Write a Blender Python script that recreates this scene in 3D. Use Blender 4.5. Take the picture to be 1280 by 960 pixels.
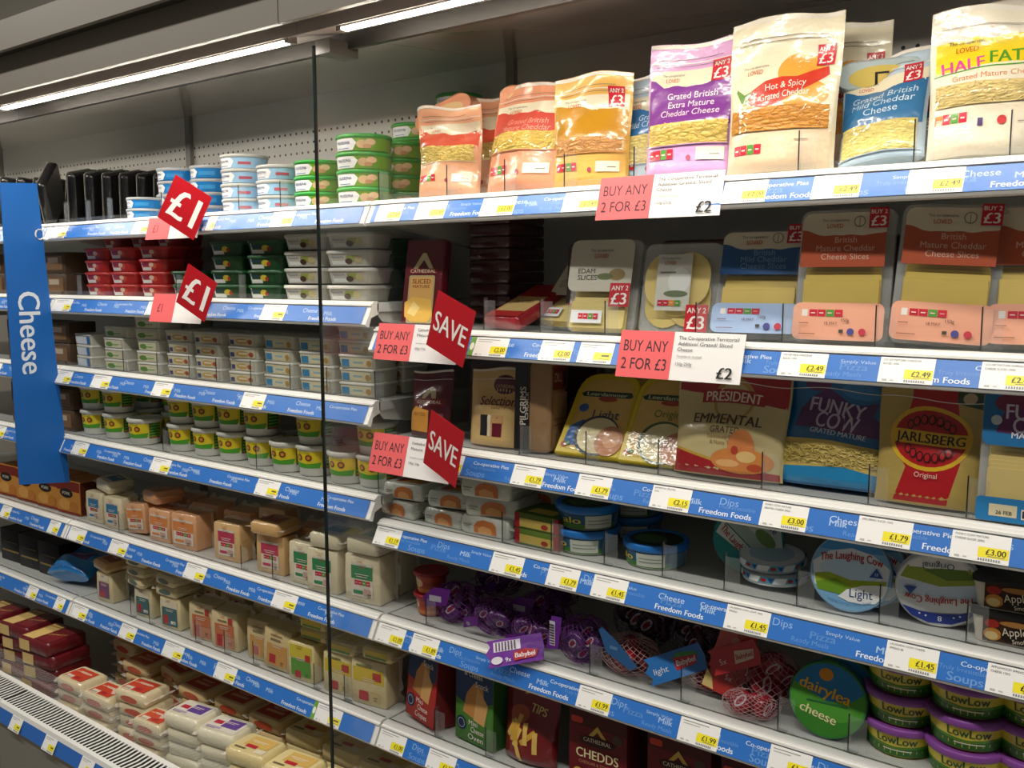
import bpy, math, random
from mathutils import Vector
from mathutils.geometry import tessellate_polygon

# ------------------------------------------------------------------ camera, world, exposure
scene = bpy.context.scene
for o in list(bpy.data.objects):
    bpy.data.objects.remove(o)
COL = scene.collection
R = math.radians
cam_data = bpy.data.cameras.new('camera')
cam_data.sensor_fit = 'HORIZONTAL'
cam_data.sensor_width = 36.0
cam_data.lens = 36.0 * 1167.7 / 1280.0
cam_data.clip_start = 0.02
cam = bpy.data.objects.new('camera', cam_data)
COL.objects.link(cam)
cam.location = (0.0, -1.3, 1.55)
_yaw, _pit, _rol = R(37.283), R(6.628), R(-0.145)
_fw = Vector((-math.sin(_yaw) * math.cos(_pit), math.cos(_yaw) * math.cos(_pit), -math.sin(_pit)))
_rt = Vector((math.cos(_yaw), math.sin(_yaw), 0))
_up = _rt.cross(_fw)
_r2 = _rt * math.cos(_rol) + _up * math.sin(_rol)
_u2 = _up * math.cos(_rol) - _rt * math.sin(_rol)
from mathutils import Matrix
cam.rotation_euler = Matrix((_r2, _u2, -_fw)).transposed().to_euler()
scene.camera = cam

world = bpy.data.worlds.new('world')
scene.world = world
world.use_nodes = True
world.node_tree.nodes['Background'].inputs[0].default_value = (1.0, 0.97, 0.93, 1)
world.node_tree.nodes['Background'].inputs[1].default_value = 0.09
vs = scene.view_settings
vs.view_transform = 'Standard'
vs.look = 'None'
vs.gamma = 1.0
vs.use_curve_mapping = False
vs.exposure = 0.0

def shop_light(x, y, z, sx, sy, watts):
    d = bpy.data.lights.new('ceiling_strip_light', 'AREA')
    d.shape = 'RECTANGLE'; d.size = sx; d.size_y = sy; d.energy = watts
    d.color = (1.0, 0.96, 0.9)
    o = bpy.data.objects.new('ceiling_strip_light', d)
    o.location = (x, y, z)
    COL.objects.link(o)
    return o
for _x in (-4.2, -2.2, -0.2, 1.8):
    shop_light(_x, -1.25, 2.93, 1.5, 0.12, 21)

# ------------------------------------------------------------------ materials
MATS = {}
def lin(h):
    h = h.lstrip('#')
    c = [int(h[i:i + 2], 16) / 255 for i in (0, 2, 4)]
    return tuple(v / 12.92 if v <= .04045 else ((v + .055) / 1.055) ** 2.4 for v in c) + (1,)

def M(col, rough=.4, metal=0, coat=0, bump=0, bscale=60, trans=0, emit=0, var=0, noise=0, sss=0, spec=.5):
    key = (col, rough, metal, coat, bump, bscale, trans, emit, var, noise, spec)
    if key in MATS:
        return MATS[key]
    m = bpy.data.materials.new('mat_' + col.lstrip('#'))
    m.use_nodes = True
    nt = m.node_tree
    b = nt.nodes['Principled BSDF']
    b.inputs['Base Color'].default_value = lin(col)
    b.inputs['Roughness'].default_value = rough
    b.inputs['Metallic'].default_value = metal
    b.inputs['Coat Weight'].default_value = coat
    b.inputs['Coat Roughness'].default_value = .08
    b.inputs['Specular IOR Level'].default_value = spec
    if emit:
        b.inputs['Emission Color'].default_value = lin(col)
        b.inputs['Emission Strength'].default_value = emit
    tc = None
    if bump or noise:
        tc = nt.nodes.new('ShaderNodeTexCoord')
        nz = nt.nodes.new('ShaderNodeTexNoise')
        nz.inputs['Scale'].default_value = bscale
        nz.inputs['Detail'].default_value = 2
        nt.links.new(tc.outputs['Object'], nz.inputs['Vector'])
    if bump:
        bp = nt.nodes.new('ShaderNodeBump')
        bp.inputs['Strength'].default_value = bump
        bp.inputs['Distance'].default_value = .004
        nt.links.new(nz.outputs['Fac'], bp.inputs['Height'])
        nt.links.new(bp.outputs['Normal'], b.inputs['Normal'])
        nt.links.new(bp.outputs['Normal'], b.inputs['Coat Normal'])
    if var or noise:
        hs = nt.nodes.new('ShaderNodeHueSaturation')
        hs.inputs['Color'].default_value = lin(col)
        mp = nt.nodes.new('ShaderNodeMapRange')
        mp.inputs['To Min'].default_value = 1 - (var or noise)
        mp.inputs['To Max'].default_value = 1 + (var or noise)
        if noise:
            nt.links.new(nz.outputs['Fac'], mp.inputs['Value'])
        else:
            oi = nt.nodes.new('ShaderNodeObjectInfo')
            nt.links.new(oi.outputs['Random'], mp.inputs['Value'])
        nt.links.new(mp.outputs['Result'], hs.inputs['Value'])
        nt.links.new(hs.outputs['Color'], b.inputs['Base Color'])
    MATS[key] = m
    return m

def clear(col='#ffffff', alpha=.12, rough=.06, ior=1.45, key='clear'):
    """thin clear plastic or glass: see-through with a mirror-like surface"""
    k = (key, col, alpha, rough)
    if k in MATS:
        return MATS[k]
    m = bpy.data.materials.new('mat_' + key)
    m.use_nodes = True
    nt = m.node_tree
    nt.nodes.clear()
    out = nt.nodes.new('ShaderNodeOutputMaterial')
    tr = nt.nodes.new('ShaderNodeBsdfTransparent')
    df = nt.nodes.new('ShaderNodeBsdfDiffuse')
    df.inputs[0].default_value = lin(col)
    gl = nt.nodes.new('ShaderNodeBsdfGlossy')
    gl.inputs['Roughness'].default_value = rough
    m1 = nt.nodes.new('ShaderNodeMixShader')
    m1.inputs[0].default_value = alpha
    lw = nt.nodes.new('ShaderNodeLayerWeight')
    lw.inputs[0].default_value = .5
    pw = nt.nodes.new('ShaderNodeMath'); pw.operation = 'POWER'; pw.inputs[1].default_value = 4
    nt.links.new(lw.outputs['Facing'], pw.inputs[0])
    fr = nt.nodes.new('ShaderNodeMapRange')
    fr.inputs['To Min'].default_value = .02 * ior; fr.inputs['To Max'].default_value = .3 * ior
    nt.links.new(pw.outputs[0], fr.inputs['Value'])
    m2 = nt.nodes.new('ShaderNodeMixShader')
    nt.links.new(tr.outputs[0], m1.inputs[1]); nt.links.new(df.outputs[0], m1.inputs[2])
    nt.links.new(fr.outputs[0], m2.inputs[0])
    nt.links.new(m1.outputs[0], m2.inputs[1]); nt.links.new(gl.outputs[0], m2.inputs[2])
    nt.links.new(m2.outputs[0], out.inputs[0])
    MATS[k] = m
    return m

def film(col, bump=.5, bscale=45):           # printed glossy film
    return M(col, rough=.28, coat=.6, bump=bump, bscale=bscale)
def card(col):                               # printed board
    return M(col, rough=.45, spec=.3)
def plas(col):                               # moulded plastic
    return M(col, rough=.3)
def shreds_mat(col):
    k = ('shred', col)
    if k in MATS:
        return MATS[k]
    m = bpy.data.materials.new('mat_grated_cheese')
    m.use_nodes = True
    nt = m.node_tree
    b = nt.nodes['Principled BSDF']
    tc = nt.nodes.new('ShaderNodeTexCoord')
    vo = nt.nodes.new('ShaderNodeTexVoronoi')
    vo.inputs['Scale'].default_value = 190
    mp = nt.nodes.new('ShaderNodeMapping')
    mp.inputs['Scale'].default_value = (.45, 1, 1.1)
    nt.links.new(tc.outputs['Object'], mp.inputs[0]); nt.links.new(mp.outputs[0], vo.inputs['Vector'])
    hs = nt.nodes.new('ShaderNodeHueSaturation')
    hs.inputs['Color'].default_value = lin(col)
    mr = nt.nodes.new('ShaderNodeMapRange')
    mr.inputs['From Max'].default_value = .7
    mr.inputs['To Min'].default_value = 1.1; mr.inputs['To Max'].default_value = .8
    nt.links.new(vo.outputs['Distance'], mr.inputs['Value']); nt.links.new(mr.outputs[0], hs.inputs['Value'])
    nt.links.new(hs.outputs[0], b.inputs['Base Color'])
    bp = nt.nodes.new('ShaderNodeBump'); bp.invert = True
    bp.inputs['Strength'].default_value = .7; bp.inputs['Distance'].default_value = .003
    nt.links.new(vo.outputs['Distance'], bp.inputs['Height']); nt.links.new(bp.outputs[0], b.inputs['Normal'])
    b.inputs['Roughness'].default_value = .4
    b.inputs['Coat Weight'].default_value = .5
    MATS[k] = m
    return m

# ------------------------------------------------------------------ mesh building
def rr(w, d, r, n=4):
    r = max(min(r, w / 2 - 1e-5, d / 2 - 1e-5), 1e-5)
    pts = []
    for cx, cy, a0 in ((w / 2 - r, d / 2 - r, 0), (-w / 2 + r, d / 2 - r, 90), (-w / 2 + r, -d / 2 + r, 180), (w / 2 - r, -d / 2 + r, 270)):
        for k in range(n + 1):
            a = R(a0 + 90 * k / n)
            pts.append((cx + r * math.cos(a), cy + r * math.sin(a)))
    return pts

class B:
    def __init__(s):
        s.V, s.F, s.I, s.S, s.mats = [], [], [], [], []
    def mi(s, m):
        if m not in s.mats:
            s.mats.append(m)
        return s.mats.index(m)
    def add(s, vs_, fs, m, smooth=False):
        b = len(s.V); k = s.mi(m)
        s.V.extend(vs_)
        for f in fs:
            s.F.append(tuple(b + i for i in f)); s.I.append(k); s.S.append(smooth)
        return s
    def box(s, x0, x1, y0, y1, z0, z1, m):
        v = [(x0, y0, z0), (x1, y0, z0), (x1, y1, z0), (x0, y1, z0), (x0, y0, z1), (x1, y0, z1), (x1, y1, z1), (x0, y1, z1)]
        return s.add(v, [(0, 3, 2, 1), (4, 5, 6, 7), (0, 1, 5, 4), (1, 2, 6, 5), (2, 3, 7, 6), (3, 0, 4, 7)], m)
    def loft(s, rings, m, smooth=True, caps=(1, 1)):
        n = len(rings[0]); v = [p for r_ in rings for p in r_]; f = []
        for i in range(len(rings) - 1):
            for j in range(n):
                a, b_ = i * n + j, i * n + (j + 1) % n
                f.append((a, b_, b_ + n, a + n))
        s.add(v, f, m, smooth)
        if caps[0]:
            s.add(rings[0], [tuple(range(n))[::-1]], m)
        if caps[1]:
            s.add(rings[-1], [tuple(range(n))], m)
        return s
    def prism(s, levels, m, cx=0, cy=0, n=4, smooth=True, caps=(1, 1)):
        return s.loft([[(cx + x, cy + y, z) for x, y in rr(w, d, r, n)] for z, w, d, r in levels], m, smooth, caps)
    def slab(s, w, h, d, r, m, y=0, z=0, e=.002, n=4, cx=0):
        """rounded rectangle in the x-z plane, extruded along y, edges chamfered"""
        rings = []
        for yy, i in ((y - d / 2, e), (y - d / 2 + e, 0), (y + d / 2 - e, 0), (y + d / 2, e)):
            rings.append([(cx + a, yy, z + h / 2 + b_) for a, b_ in rr(w - 2 * i, h - 2 * i, max(r - i, .0005), n)][::-1])
        return s.loft(rings, m, True)
    def block(s, w, d, h, e, m, cx=0, cy=0, z=0):
        """soft-edged brick"""
        return s.prism([(z, w - 2 * e, d - 2 * e, e), (z + e, w, d, e * 1.5), (z + h - e, w, d, e * 1.5), (z + h, w - 2 * e, d - 2 * e, e)], m, cx, cy, 2)
    def lathe(s, prof, m, n=28, cx=0, cy=0, caps=(1, 1)):
        return s.loft([[(cx + r * math.cos(2 * math.pi * k / n), cy + r * math.sin(2 * math.pi * k / n), z) for k in range(n)] for r, z in prof], m, True, caps)
    def tube(s, pts, r, m, n=6):
        rings = []
        for i, p in enumerate(pts):
            p = Vector(p)
            t = (Vector(pts[min(i + 1, len(pts) - 1)]) - Vector(pts[max(i - 1, 0)])).normalized()
            a = t.orthogonal().normalized(); b_ = t.cross(a)
            rings.append([tuple(p + a * r * math.cos(2 * math.pi * k / n) + b_ * r * math.sin(2 * math.pi * k / n)) for k in range(n)])
        return s.loft(rings, m, True)
    def mesh(s, name):
        me = bpy.data.meshes.new(name)
        me.from_pydata([tuple(v) for v in s.V], [], s.F)
        for m in s.mats:
            me.materials.append(m)
        me.polygons.foreach_set('material_index', s.I)
        me.polygons.foreach_set('use_smooth', s.S)
        me.update()
        return me

# ------------------------------------------------------------------ flat print (lettering and coloured areas)
TXT = {}
def text_tris(t, bold):
    k = (t, bold)
    if k in TXT:
        return TXT[k]
    cu = bpy.data.curves.new('t', 'FONT')
    cu.body = t; cu.size = 1.0; cu.resolution_u = 3
    ob = bpy.data.objects.new('t', cu)
    COL.objects.link(ob)
    dg = bpy.context.evaluated_depsgraph_get()
    me = bpy.data.meshes.new_from_object(ob.evaluated_get(dg))
    me.calc_loop_triangles()
    v = [(p.co.x, p.co.y) for p in me.vertices]
    f = [tuple(q.vertices) for q in me.loop_triangles]
    bpy.data.objects.remove(ob); bpy.data.curves.remove(cu); bpy.data.meshes.remove(me)
    if bold:                                   # heavier strokes: the same letters laid side by side
        n0, v0, f0 = len(v), list(v), list(f)
        for k_, d_ in enumerate((.02, .04)):
            v += [(a + d_, b) for a, b in v0]
            f += [tuple(i + n0 * (k_ + 1) for i in t_) for t_ in f0]
    xs = [p[0] for p in v] or [0]
    x0, x1 = min(xs), max(xs)
    TXT[k] = ([(a - x0, b) for a, b in v], f, x1 - x0)
    return TXT[k]

def split(tris, ml):
    out, st = [], list(tris)
    while st:
        t = st.pop()
        L = [((t[i][0] - t[(i + 1) % 3][0]) ** 2 + (t[i][1] - t[(i + 1) % 3][1]) ** 2, i) for i in range(3)]
        l, i = max(L)
        if l <= ml * ml:
            out.append(t); continue
        a, b_, c = t[i], t[(i + 1) % 3], t[(i + 2) % 3]
        m = ((a[0] + b_[0]) / 2, (a[1] + b_[1]) / 2)
        st += [(a, m, c), (m, b_, c)]
    return out

CAP = .69
def pr(b, items, fn, ml=None, mf=card, o0=.0004, do=.0002):
    """items: ('R',col,u0,v0,u1,v1) ('P',col,pts) ('E',col,cu,cv,ru,rv) ('T',col,text,cu,cv,h,{w,bold,rot,al})"""
    for k, it in enumerate(items):
        off = o0 + do * k
        col = it[1]
        m = mf(col) if isinstance(col, str) else col
        tr = []
        if it[0] == 'T':
            t, cu, cv, h = it[2:6]
            op = it[6] if len(it) > 6 else {}
            v, f, wd = text_tris(t, op.get('bold', 0))
            sy_ = h / CAP
            sx_ = op['w'] / wd if 'w' in op and wd else sy_
            al = {'c': wd / 2, 'l': 0, 'r': wd}[op.get('al', 'c')]
            a = R(op.get('rot', 0)); ca, sa = math.cos(a), math.sin(a)
            P = []
            for x, y in v:
                x, y = (x - al) * sx_, y * sy_ - h / 2 + op.get('arc', 0) * ((x - al) * sx_) ** 2
                P.append((cu + x * ca - y * sa, cv + x * sa + y * ca))
            n1 = len(P) // 3 if op.get('bold') else len(P)
            b.add([fn(x, y, off + .00007 * (i_ // max(n1, 1))) for i_, (x, y) in enumerate(P)], f, m)
            continue
        if it[0] == 'R':
            u0, v0, u1, v1 = it[2:6]
            pts = [(u0, v0), (u1, v0), (u1, v1), (u0, v1)]
        elif it[0] == 'E':
            cu, cv, ru, rv = it[2:6]
            pts = [(cu + ru * math.cos(2 * math.pi * i / 28), cv + rv * math.sin(2 * math.pi * i / 28)) for i in range(28)]
        else:
            pts = it[2]
        if ml is None:
            ts = tessellate_polygon([[Vector((p[0], p[1], 0)) for p in pts]])
            tr2 = []
            for t in ts:
                a, c, d = (pts[i] for i in t)
                tr2.append((a, c, d) if (c[0] - a[0]) * (d[1] - a[1]) - (c[1] - a[1]) * (d[0] - a[0]) > 0 else (a, d, c))
            tr = tr2
        else:
            ts = tessellate_polygon([[Vector((p[0], p[1], 0)) for p in pts]])
            for t in ts:
                a, c, d = (pts[i] for i in t)
                tr.append((a, c, d) if (c[0] - a[0]) * (d[1] - a[1]) - (c[1] - a[1]) * (d[0] - a[0]) > 0 else (a, d, c))
            tr = split(tr, ml)
        idx, V, F = {}, [], []
        for t in tr:
            q = []
            for p in t:
                kk = (round(p[0], 6), round(p[1], 6))
                if kk not in idx:
                    idx[kk] = len(V); V.append(fn(p[0], p[1], off))
                q.append(idx[kk])
            F.append(tuple(q))
        b.add(V, F, m, ml is not None)
    return b

def flat(y):                 # upright plane facing the aisle, at local depth y
    return lambda u, v, o: (u, y - o, v)
def topside(z):              # lying plane facing up
    return lambda u, v, o: (u, v, z + o)
def rightside(x):            # upright plane facing +x, u runs back
    return lambda u, v, o: (x + o, u, v)
def round_(rad, cy=0, slope=0, a0=0):   # wrapped round a tub
    def f(u, v, o):
        r = rad + slope * v + o
        a = u / rad + a0
        return (r * math.sin(a), cy - r * math.cos(a), v)
    return f

# ------------------------------------------------------------------ things and parts
def link_mesh(name, me, parent=None, loc=(0, 0, 0)):
    o = bpy.data.objects.new(name, me)
    COL.objects.link(o)
    o.location = loc
    if parent:
        o.parent = parent
    return o
def tag(o, label, cat, group=None, kind=None):
    o['label'] = label
    if cat: o['category'] = cat
    if group: o['group'] = group
    if kind: o['kind'] = kind
    return o
def thing(name, label, cat, loc=(0, 0, 0), group=None):
    o = bpy.data.objects.new(name, None)
    o.empty_display_size = .05
    COL.objects.link(o)
    o.location = loc
    return tag(o, label, cat, group)
def struct(name, b, label=None):
    o = link_mesh(name, b.mesh(name))
    o['kind'] = 'structure'
    if label: o['label'] = label
    return o

class Proto:
    """a kind of product: its parts are built once and copied for every instance"""
    def __init__(s, name, cat):
        s.name, s.cat, s.parts = name, cat, []
    def part(s, name, b, sub=(), kind=None, label=None, loc=(0, 0, 0)):
        s.parts.append((name, b.mesh(name), [(n, q.mesh(n)) for n, q in sub], kind, label, loc))
        return s
import numpy as np
def lowest(P, eul, s):
    if not hasattr(P, 'pts'):
        a = []
        for n, me, sub, kind, lb, loc in P.parts:
            v = np.empty(len(me.vertices) * 3); me.vertices.foreach_get('co', v)
            a.append(v.reshape(-1, 3) + np.array(loc))
        P.pts = np.concatenate(a)
    m = np.array(eul.to_matrix())
    return float((P.pts @ m[2]).min()) * s
from mathutils import Euler
def place(P, x, y, z, label, rz=0, rx=0, ry=0, group=None, s=1):
    if len(P.parts) == 1 and not P.parts[0][2]:
        o = link_mesh(P.name, P.parts[0][1])
        tag(o, label, P.cat, group)
    else:
        o = thing(P.name, label, P.cat, group=group)
        for n, me, sub, kind, lb, loc in P.parts:
            c = link_mesh(n, me, o, loc)
            if kind: c['kind'] = kind
            if lb: c['label'] = lb
            for n2, m2 in sub:
                link_mesh(n2, m2, c)
    e = Euler((R(rx), R(ry), R(rz)))
    o.location = (x, y, z - lowest(P, e, s) + .0003)      # rests on what carries it
    o.rotation_euler = e
    if s != 1: o.scale = (s, s, s)
    return o

# ------------------------------------------------------------------ the setting
XL0, XLM, XMR, XR1 = -3.86, -2.605, -1.348, -0.09
WHITE = M('#e9e9e4', rough=.28)
GREYM = M('#b9b8b0', rough=.35)
b = B(); b.box(-7, 3, -4, 1.2, -.02, 0, M('#8d8578', rough=.3, noise=.15, bscale=3)); struct('floor', b, 'grey vinyl shop floor in front of the cabinets')
b = B(); b.box(-9, 3, -4, 1.6, 2.95, 3.0, M('#d8d4cb', rough=.8)); struct('ceiling', b, 'white shop ceiling above the cabinets')
b = B(); b.box(-9, 3, .62, .7, 0, 2.95, M('#b5b0a5', rough=.7)); struct('wall_back', b, 'plain grey shop wall behind the cabinets')
for _x in (-4.2, -2.2, -0.2, 1.8):
    b = B(); b.box(-.78, .78, -.08, .08, 0, .03, M('#dcdad2', rough=.5))
    tag(link_mesh('ceiling_light', b.mesh('ceiling_light'), loc=(_x, -1.25, 2.935)), 'slim ceiling batten light over the aisle', 'light', 'ceiling batten lights over the aisle', 'structure')

def perforated():
    m = bpy.data.materials.new('mat_perforated_panel')
    m.use_nodes = True
    nt = m.node_tree; bs = nt.nodes['Principled BSDF']
    tc = nt.nodes.new('ShaderNodeTexCoord'); sp = nt.nodes.new('ShaderNodeSeparateXYZ')
    nt.links.new(tc.outputs['Object'], sp.inputs[0])
    def mth(op, a, b_=None, c=None):
        n = nt.nodes.new('ShaderNodeMath'); n.operation = op
        for i, q in enumerate((a, b_, c)):
            if q is None: continue
            if isinstance(q, (int, float)): n.inputs[i].default_value = q
            else: nt.links.new(q, n.inputs[i])
        return n.outputs[0]
    dx = mth('PINGPONG', sp.outputs['X'], .012)
    dz = mth('PINGPONG', sp.outputs['Z'], .0135)
    r2 = mth('ADD', mth('MULTIPLY', dx, dx), mth('MULTIPLY', dz, dz))
    hole = mth('LESS_THAN', r2, .0036 ** 2)
    band = mth('MULTIPLY', mth('GREATER_THAN', mth('PINGPONG', mth('SUBTRACT', sp.outputs['Z'], .013), .1), .055), mth('GREATER_THAN', sp.outputs['Z'], 1.72))
    f = mth('MULTIPLY', hole, band)
    mx = nt.nodes.new('ShaderNodeMix'); mx.data_type = 'RGBA'
    mx.inputs[6].default_value = lin('#dcdcd6'); mx.inputs[7].default_value = lin('#2a2a28')
    nt.links.new(f, mx.inputs[0]); nt.links.new(mx.outputs[2], bs.inputs['Base Color'])
    bs.inputs['Roughness'].default_value = .35
    return m
PERF = perforated()
TUBE = M('#fff4e4', emit=76)
LAMPB = M('#cfc6be', rough=.4)
DARK = M('#33302b', rough=.5)
FASC = M('#857e72', rough=.45)
HOUS = M('#cfc3bb', rough=.4)
CEIL = M('#b4aaa1', rough=.2, coat=.8)

def cabinet(x0, x1, label, tubes, which):
    w = x1 - x0
    t = thing('refrigerated_cabinet', label, 'display fridge', ((x0 + x1) / 2, 0, 0))
    h = w / 2
    def part(n, f, kind=None):
        q = B(); f(q); o = link_mesh(n, q.mesh(n), t)
        if kind: o['kind'] = kind
        return o
    part('back_panel', lambda q: q.box(-h + .002, h - .002, .462, .48, .3, 2.045, PERF))
    part('upright', lambda q: q.box(-h + .001, -h + .024, .448, .462, .3, 2.04, M('#8f8f88', rough=.4)))
    part('inner_roof', lambda q: q.add([(-h + .001, -.044, 1.995), (h - .001, -.044, 1.995), (h - .001, .462, 2.04), (-h + .001, .462, 2.04),
                                       (-h + .001, -.044, 2.003), (h - .001, -.044, 2.003), (h - .001, .462, 2.048), (-h + .001, .462, 2.048)],
                                      [(0, 3, 2, 1), (4, 5, 6, 7), (0, 1, 5, 4), (1, 2, 6, 5), (2, 3, 7, 6), (3, 0, 4, 7)], CEIL))
    part('canopy_edge', lambda q: q.box(-h + .0005, h - .0005, -.056, -.044, 1.9685, 2.002, DARK))
    part('lamp_housing', lambda q: q.loft([[(xx, yy, zz) for yy, zz in ((-.158, 1.977), (-.056, 1.997), (-.056, 2.008), (-.158, 2.008))] for xx in (-h + .001, h - .001)], HOUS, False))
    part('shaded_canopy_recess', lambda q: q.box(-h, h, -.188, -.158, 2.02, 2.026, DARK))  # shadow gap before the lamp housing, its shade put in as dark colour
    part('lower_fascia', lambda q: q.box(-h + .0015, h - .0015, -.2, -.188, 1.988, 2.072, FASC))
    part('shaded_canopy_overhang', lambda q: q.box(-h, h, -.228, -.188, 2.0722, 2.078, DARK))  # underside coloured dark to paint the shadow below the upper fascia
    part('upper_fascia', lambda q: q.box(-h + .0015, h - .0015, -.24, -.228, 2.068, 2.134, FASC))
    part('canopy_top', lambda q: q.box(-h, h, -.228, .5, 2.126, 2.134, FASC))
    for a, c in tubes:
        m_ = (x0 + x1) / 2
        lt = part('lamp_tube', lambda q: q.box(a - m_, c - m_, -.152, -.134, 1.9746, 1.982, LAMPB).loft([[(xx, yy, zz) for yy, zz in ((-.152, 1.9745), (-.148, 1.9705), (-.138, 1.9705), (-.134, 1.9745))] for xx in (a - m_ + .004, c - m_ - .004)], TUBE, False))
        for e in (a, c):
            q = B(); q.box(e - m_ - .006, e - m_ + .006, -.153, -.133, 1.9700, 1.984, M('#a89f98')); link_mesh('lamp_clip', q.mesh('lamp_clip'), lt)
    part('basin', lambda q: q.box(-h, h, -.11, .462, .31, .335, GREYM).box(-h, h, -.125, -.11, .28, .392, WHITE))
    part('basin_guard', lambda q: q.box(-h + .002, h - .002, -.1, -.0975, .335, .452, clear('#eef4f2', .06)))
    def grille(q):
        q.box(-h, h, -.2, -.125, .380, .388, M('#141413', rough=.8))
        n = int(w / .0155)
        for k in range(n):
            xx = -h + .004 + k * (w - .021) / (n - 1)
            q.add([(xx - .0033, -.198, .3885), (xx + .0033, -.198, .3885), (xx + .0153, -.160, .3955), (xx + .0087, -.160, .3955)], [(0, 1, 2, 3)], WHITE)
            q.add([(xx + .0087, -.160, .3955), (xx + .0153, -.160, .3955), (xx + .0053, -.125, .3945), (xx - .0013, -.125, .3945)], [(0, 1, 2, 3)], WHITE)
    part('air_grille', grille, 'stuff')
    part('basin_rail', lambda q: q.loft([[(xx, yy, zz) for yy, zz in ((-.2, .345), (-.222, .348), (-.206, .392), (-.199, .397), (-.196, .345))] for xx in (-h + .002, h - .002)], WHITE, False))
    bs_ = part('brand_strip', lambda q: pr(q, [('R', '#2f6cc0', -h + .01, .001, h - .01, .036)], railmap(-.2225, .348, .016, .044), mf=lambda c: M(c, rough=.35)))
    for k in range(7):
        xx = -h + .09 + k * .18
        q = B(); ticket_print(q, None, .058, None); o = link_mesh('price_ticket', q.mesh('price_ticket'), t, (xx, -.2225, .349)); o.rotation_euler = (0, 0, 0)
    part('front_panel', lambda q: q.box(-h + .001, h - .001, -.215, -.2, .08, .344, M('#8b8a82', rough=.4)))
    part('plinth', lambda q: q.box(-h, h, -.17, -.15, 0, .08, DARK))
    return t

def railmap(y0, z0, dy, dz):
    l = math.hypot(dy, dz)
    return lambda u, v, o: (u, y0 + v * dy / l - o * dz / l, z0 + v * dz / l + o * dy / l)

RDY, RDZ = .018, .034
RM = railmap(-.0050, .0005, RDY, RDZ)
INK = lambda c: M(c, rough=.3, spec=.4)
def ticket_print(q, price, w, txt, green=False):
    it = [('R', '#f4f4f1', 0, .0006, w, .0375)]
    if green:
        it += [('R', '#6da544', -.012, .0006, 0, .0375), ('E', '#eef4e6', -.006, .019, .0048, .0075)]
    yw = min(.036, w * .52)
    it += [('R', '#f6e832', w - yw - .001, .007, w - .0015, .0205)]
    if price: it += [('T', '#2b2a20', price, w - .004, .0145, .0075, dict(al='r', bold=1))]
    else: it += [('R', '#6b6838', w - yw * .6, .013, w - .006, .0165)]
    it += [('R', '#77766a', w - yw * .7, .0085, w - .005, .0095)]
    if txt:
        for k, s in enumerate(txt.split('|')):
            it.append(('T', '#55554f', s, .004, .0335 - .0055 * k, .0027, dict(al='l')))
    else:
        it += [('R', '#a3a39c', .005, .0325, w * .72, .0338), ('R', '#b2b2ab', .005, .0285, w * .5, .0297)]
    it += [('R', '#bcbcb6', .006, .003, .012, .0055), ('R', '#c4c4be', .016, .0035, .021, .005)]
    for k in range(9):
        it.append(('R', '#8d8d86', w - yw + .003 * k, .0025, w - yw + .003 * k + .0018, .0055))
    # all small marks share one layer height
    m = RM
    pr(q, it[:1], m, mf=INK, o0=.0009)
    pr(q, it[1:], m, mf=INK, o0=.00115, do=.00003)

WORDS = [('Freedom Foods', .009, .0085, '#e8f0fb', .085, 1), ('Co-operative Pies', .028, .0065, '#cfe0f6', .082, 1), ('Dips', .0275, .011, '#8fb7ea', .03, 0),
         ('Soups', .009, .0115, '#6f9fdf', .045, 1), ('Simply Value', .028, .005, '#b4cff2', .048, 0), ('Pizza', .020, .0105, '#5f94da', .038, 1),
         ('Cheese', .0265, .0095, '#c3d8f5', .046, 0), ('Milk', .021, .009, '#a9c8f0', .026, 1), ('Truly Irresistible', .020, .006, '#6a9cde', .06, 0), ('Ready Meals', .009, .007, '#6a9cde', .055, 0)]
def brand_strip(q, h, seed, fine):
    pr(q, [('R', '#3273c6', -h + .012, .0006, h - .012, .0375)], RM, mf=INK, o0=.0003)
    rnd = random.Random(seed)
    for row in ((0, 3, 9) if fine else (0,), (1, 2, 4, 6) if fine else (1, 6), (5, 7, 8) if fine else (7,)):
        x = -h + .02 + rnd.random() * .08
        k = rnd.randrange(3)
        while x < h - .12:
            t, v, s, c, w, bo = WORDS[row[k % len(row)]]
            pr(q, [('T', c, t, x, v, s, dict(al='l', w=w, bold=bo))], RM, mf=INK, o0=.0006)
            x += w + .02 + rnd.random() * (.04 if fine else .12)
            k += 1

DIVM = {}
def divider_mesh():
    if 'd' not in DIVM:
        q = B()
        cl = clear('#e4ebe8', .03, .05, key='divider')
        q.box(-.0006, .0006, .0395, .0485, .0425, .105, cl)
        q.box(-.0006, .026, .0375, .0383, .0425, .100, clear('#e4ebe8', .05, .05, key='divider_front'))
        q.box(-.0008, .0008, .0372, .0384, .046, .103, M('#20211f', rough=.3))
        q.box(-.006, .012, .036, .0485, .0422, .0455, clear('#dfe6e4', .25, .1, key='divider_foot'))
        DIVM['d'] = q.mesh('divider')
    return DIVM['d']

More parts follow.
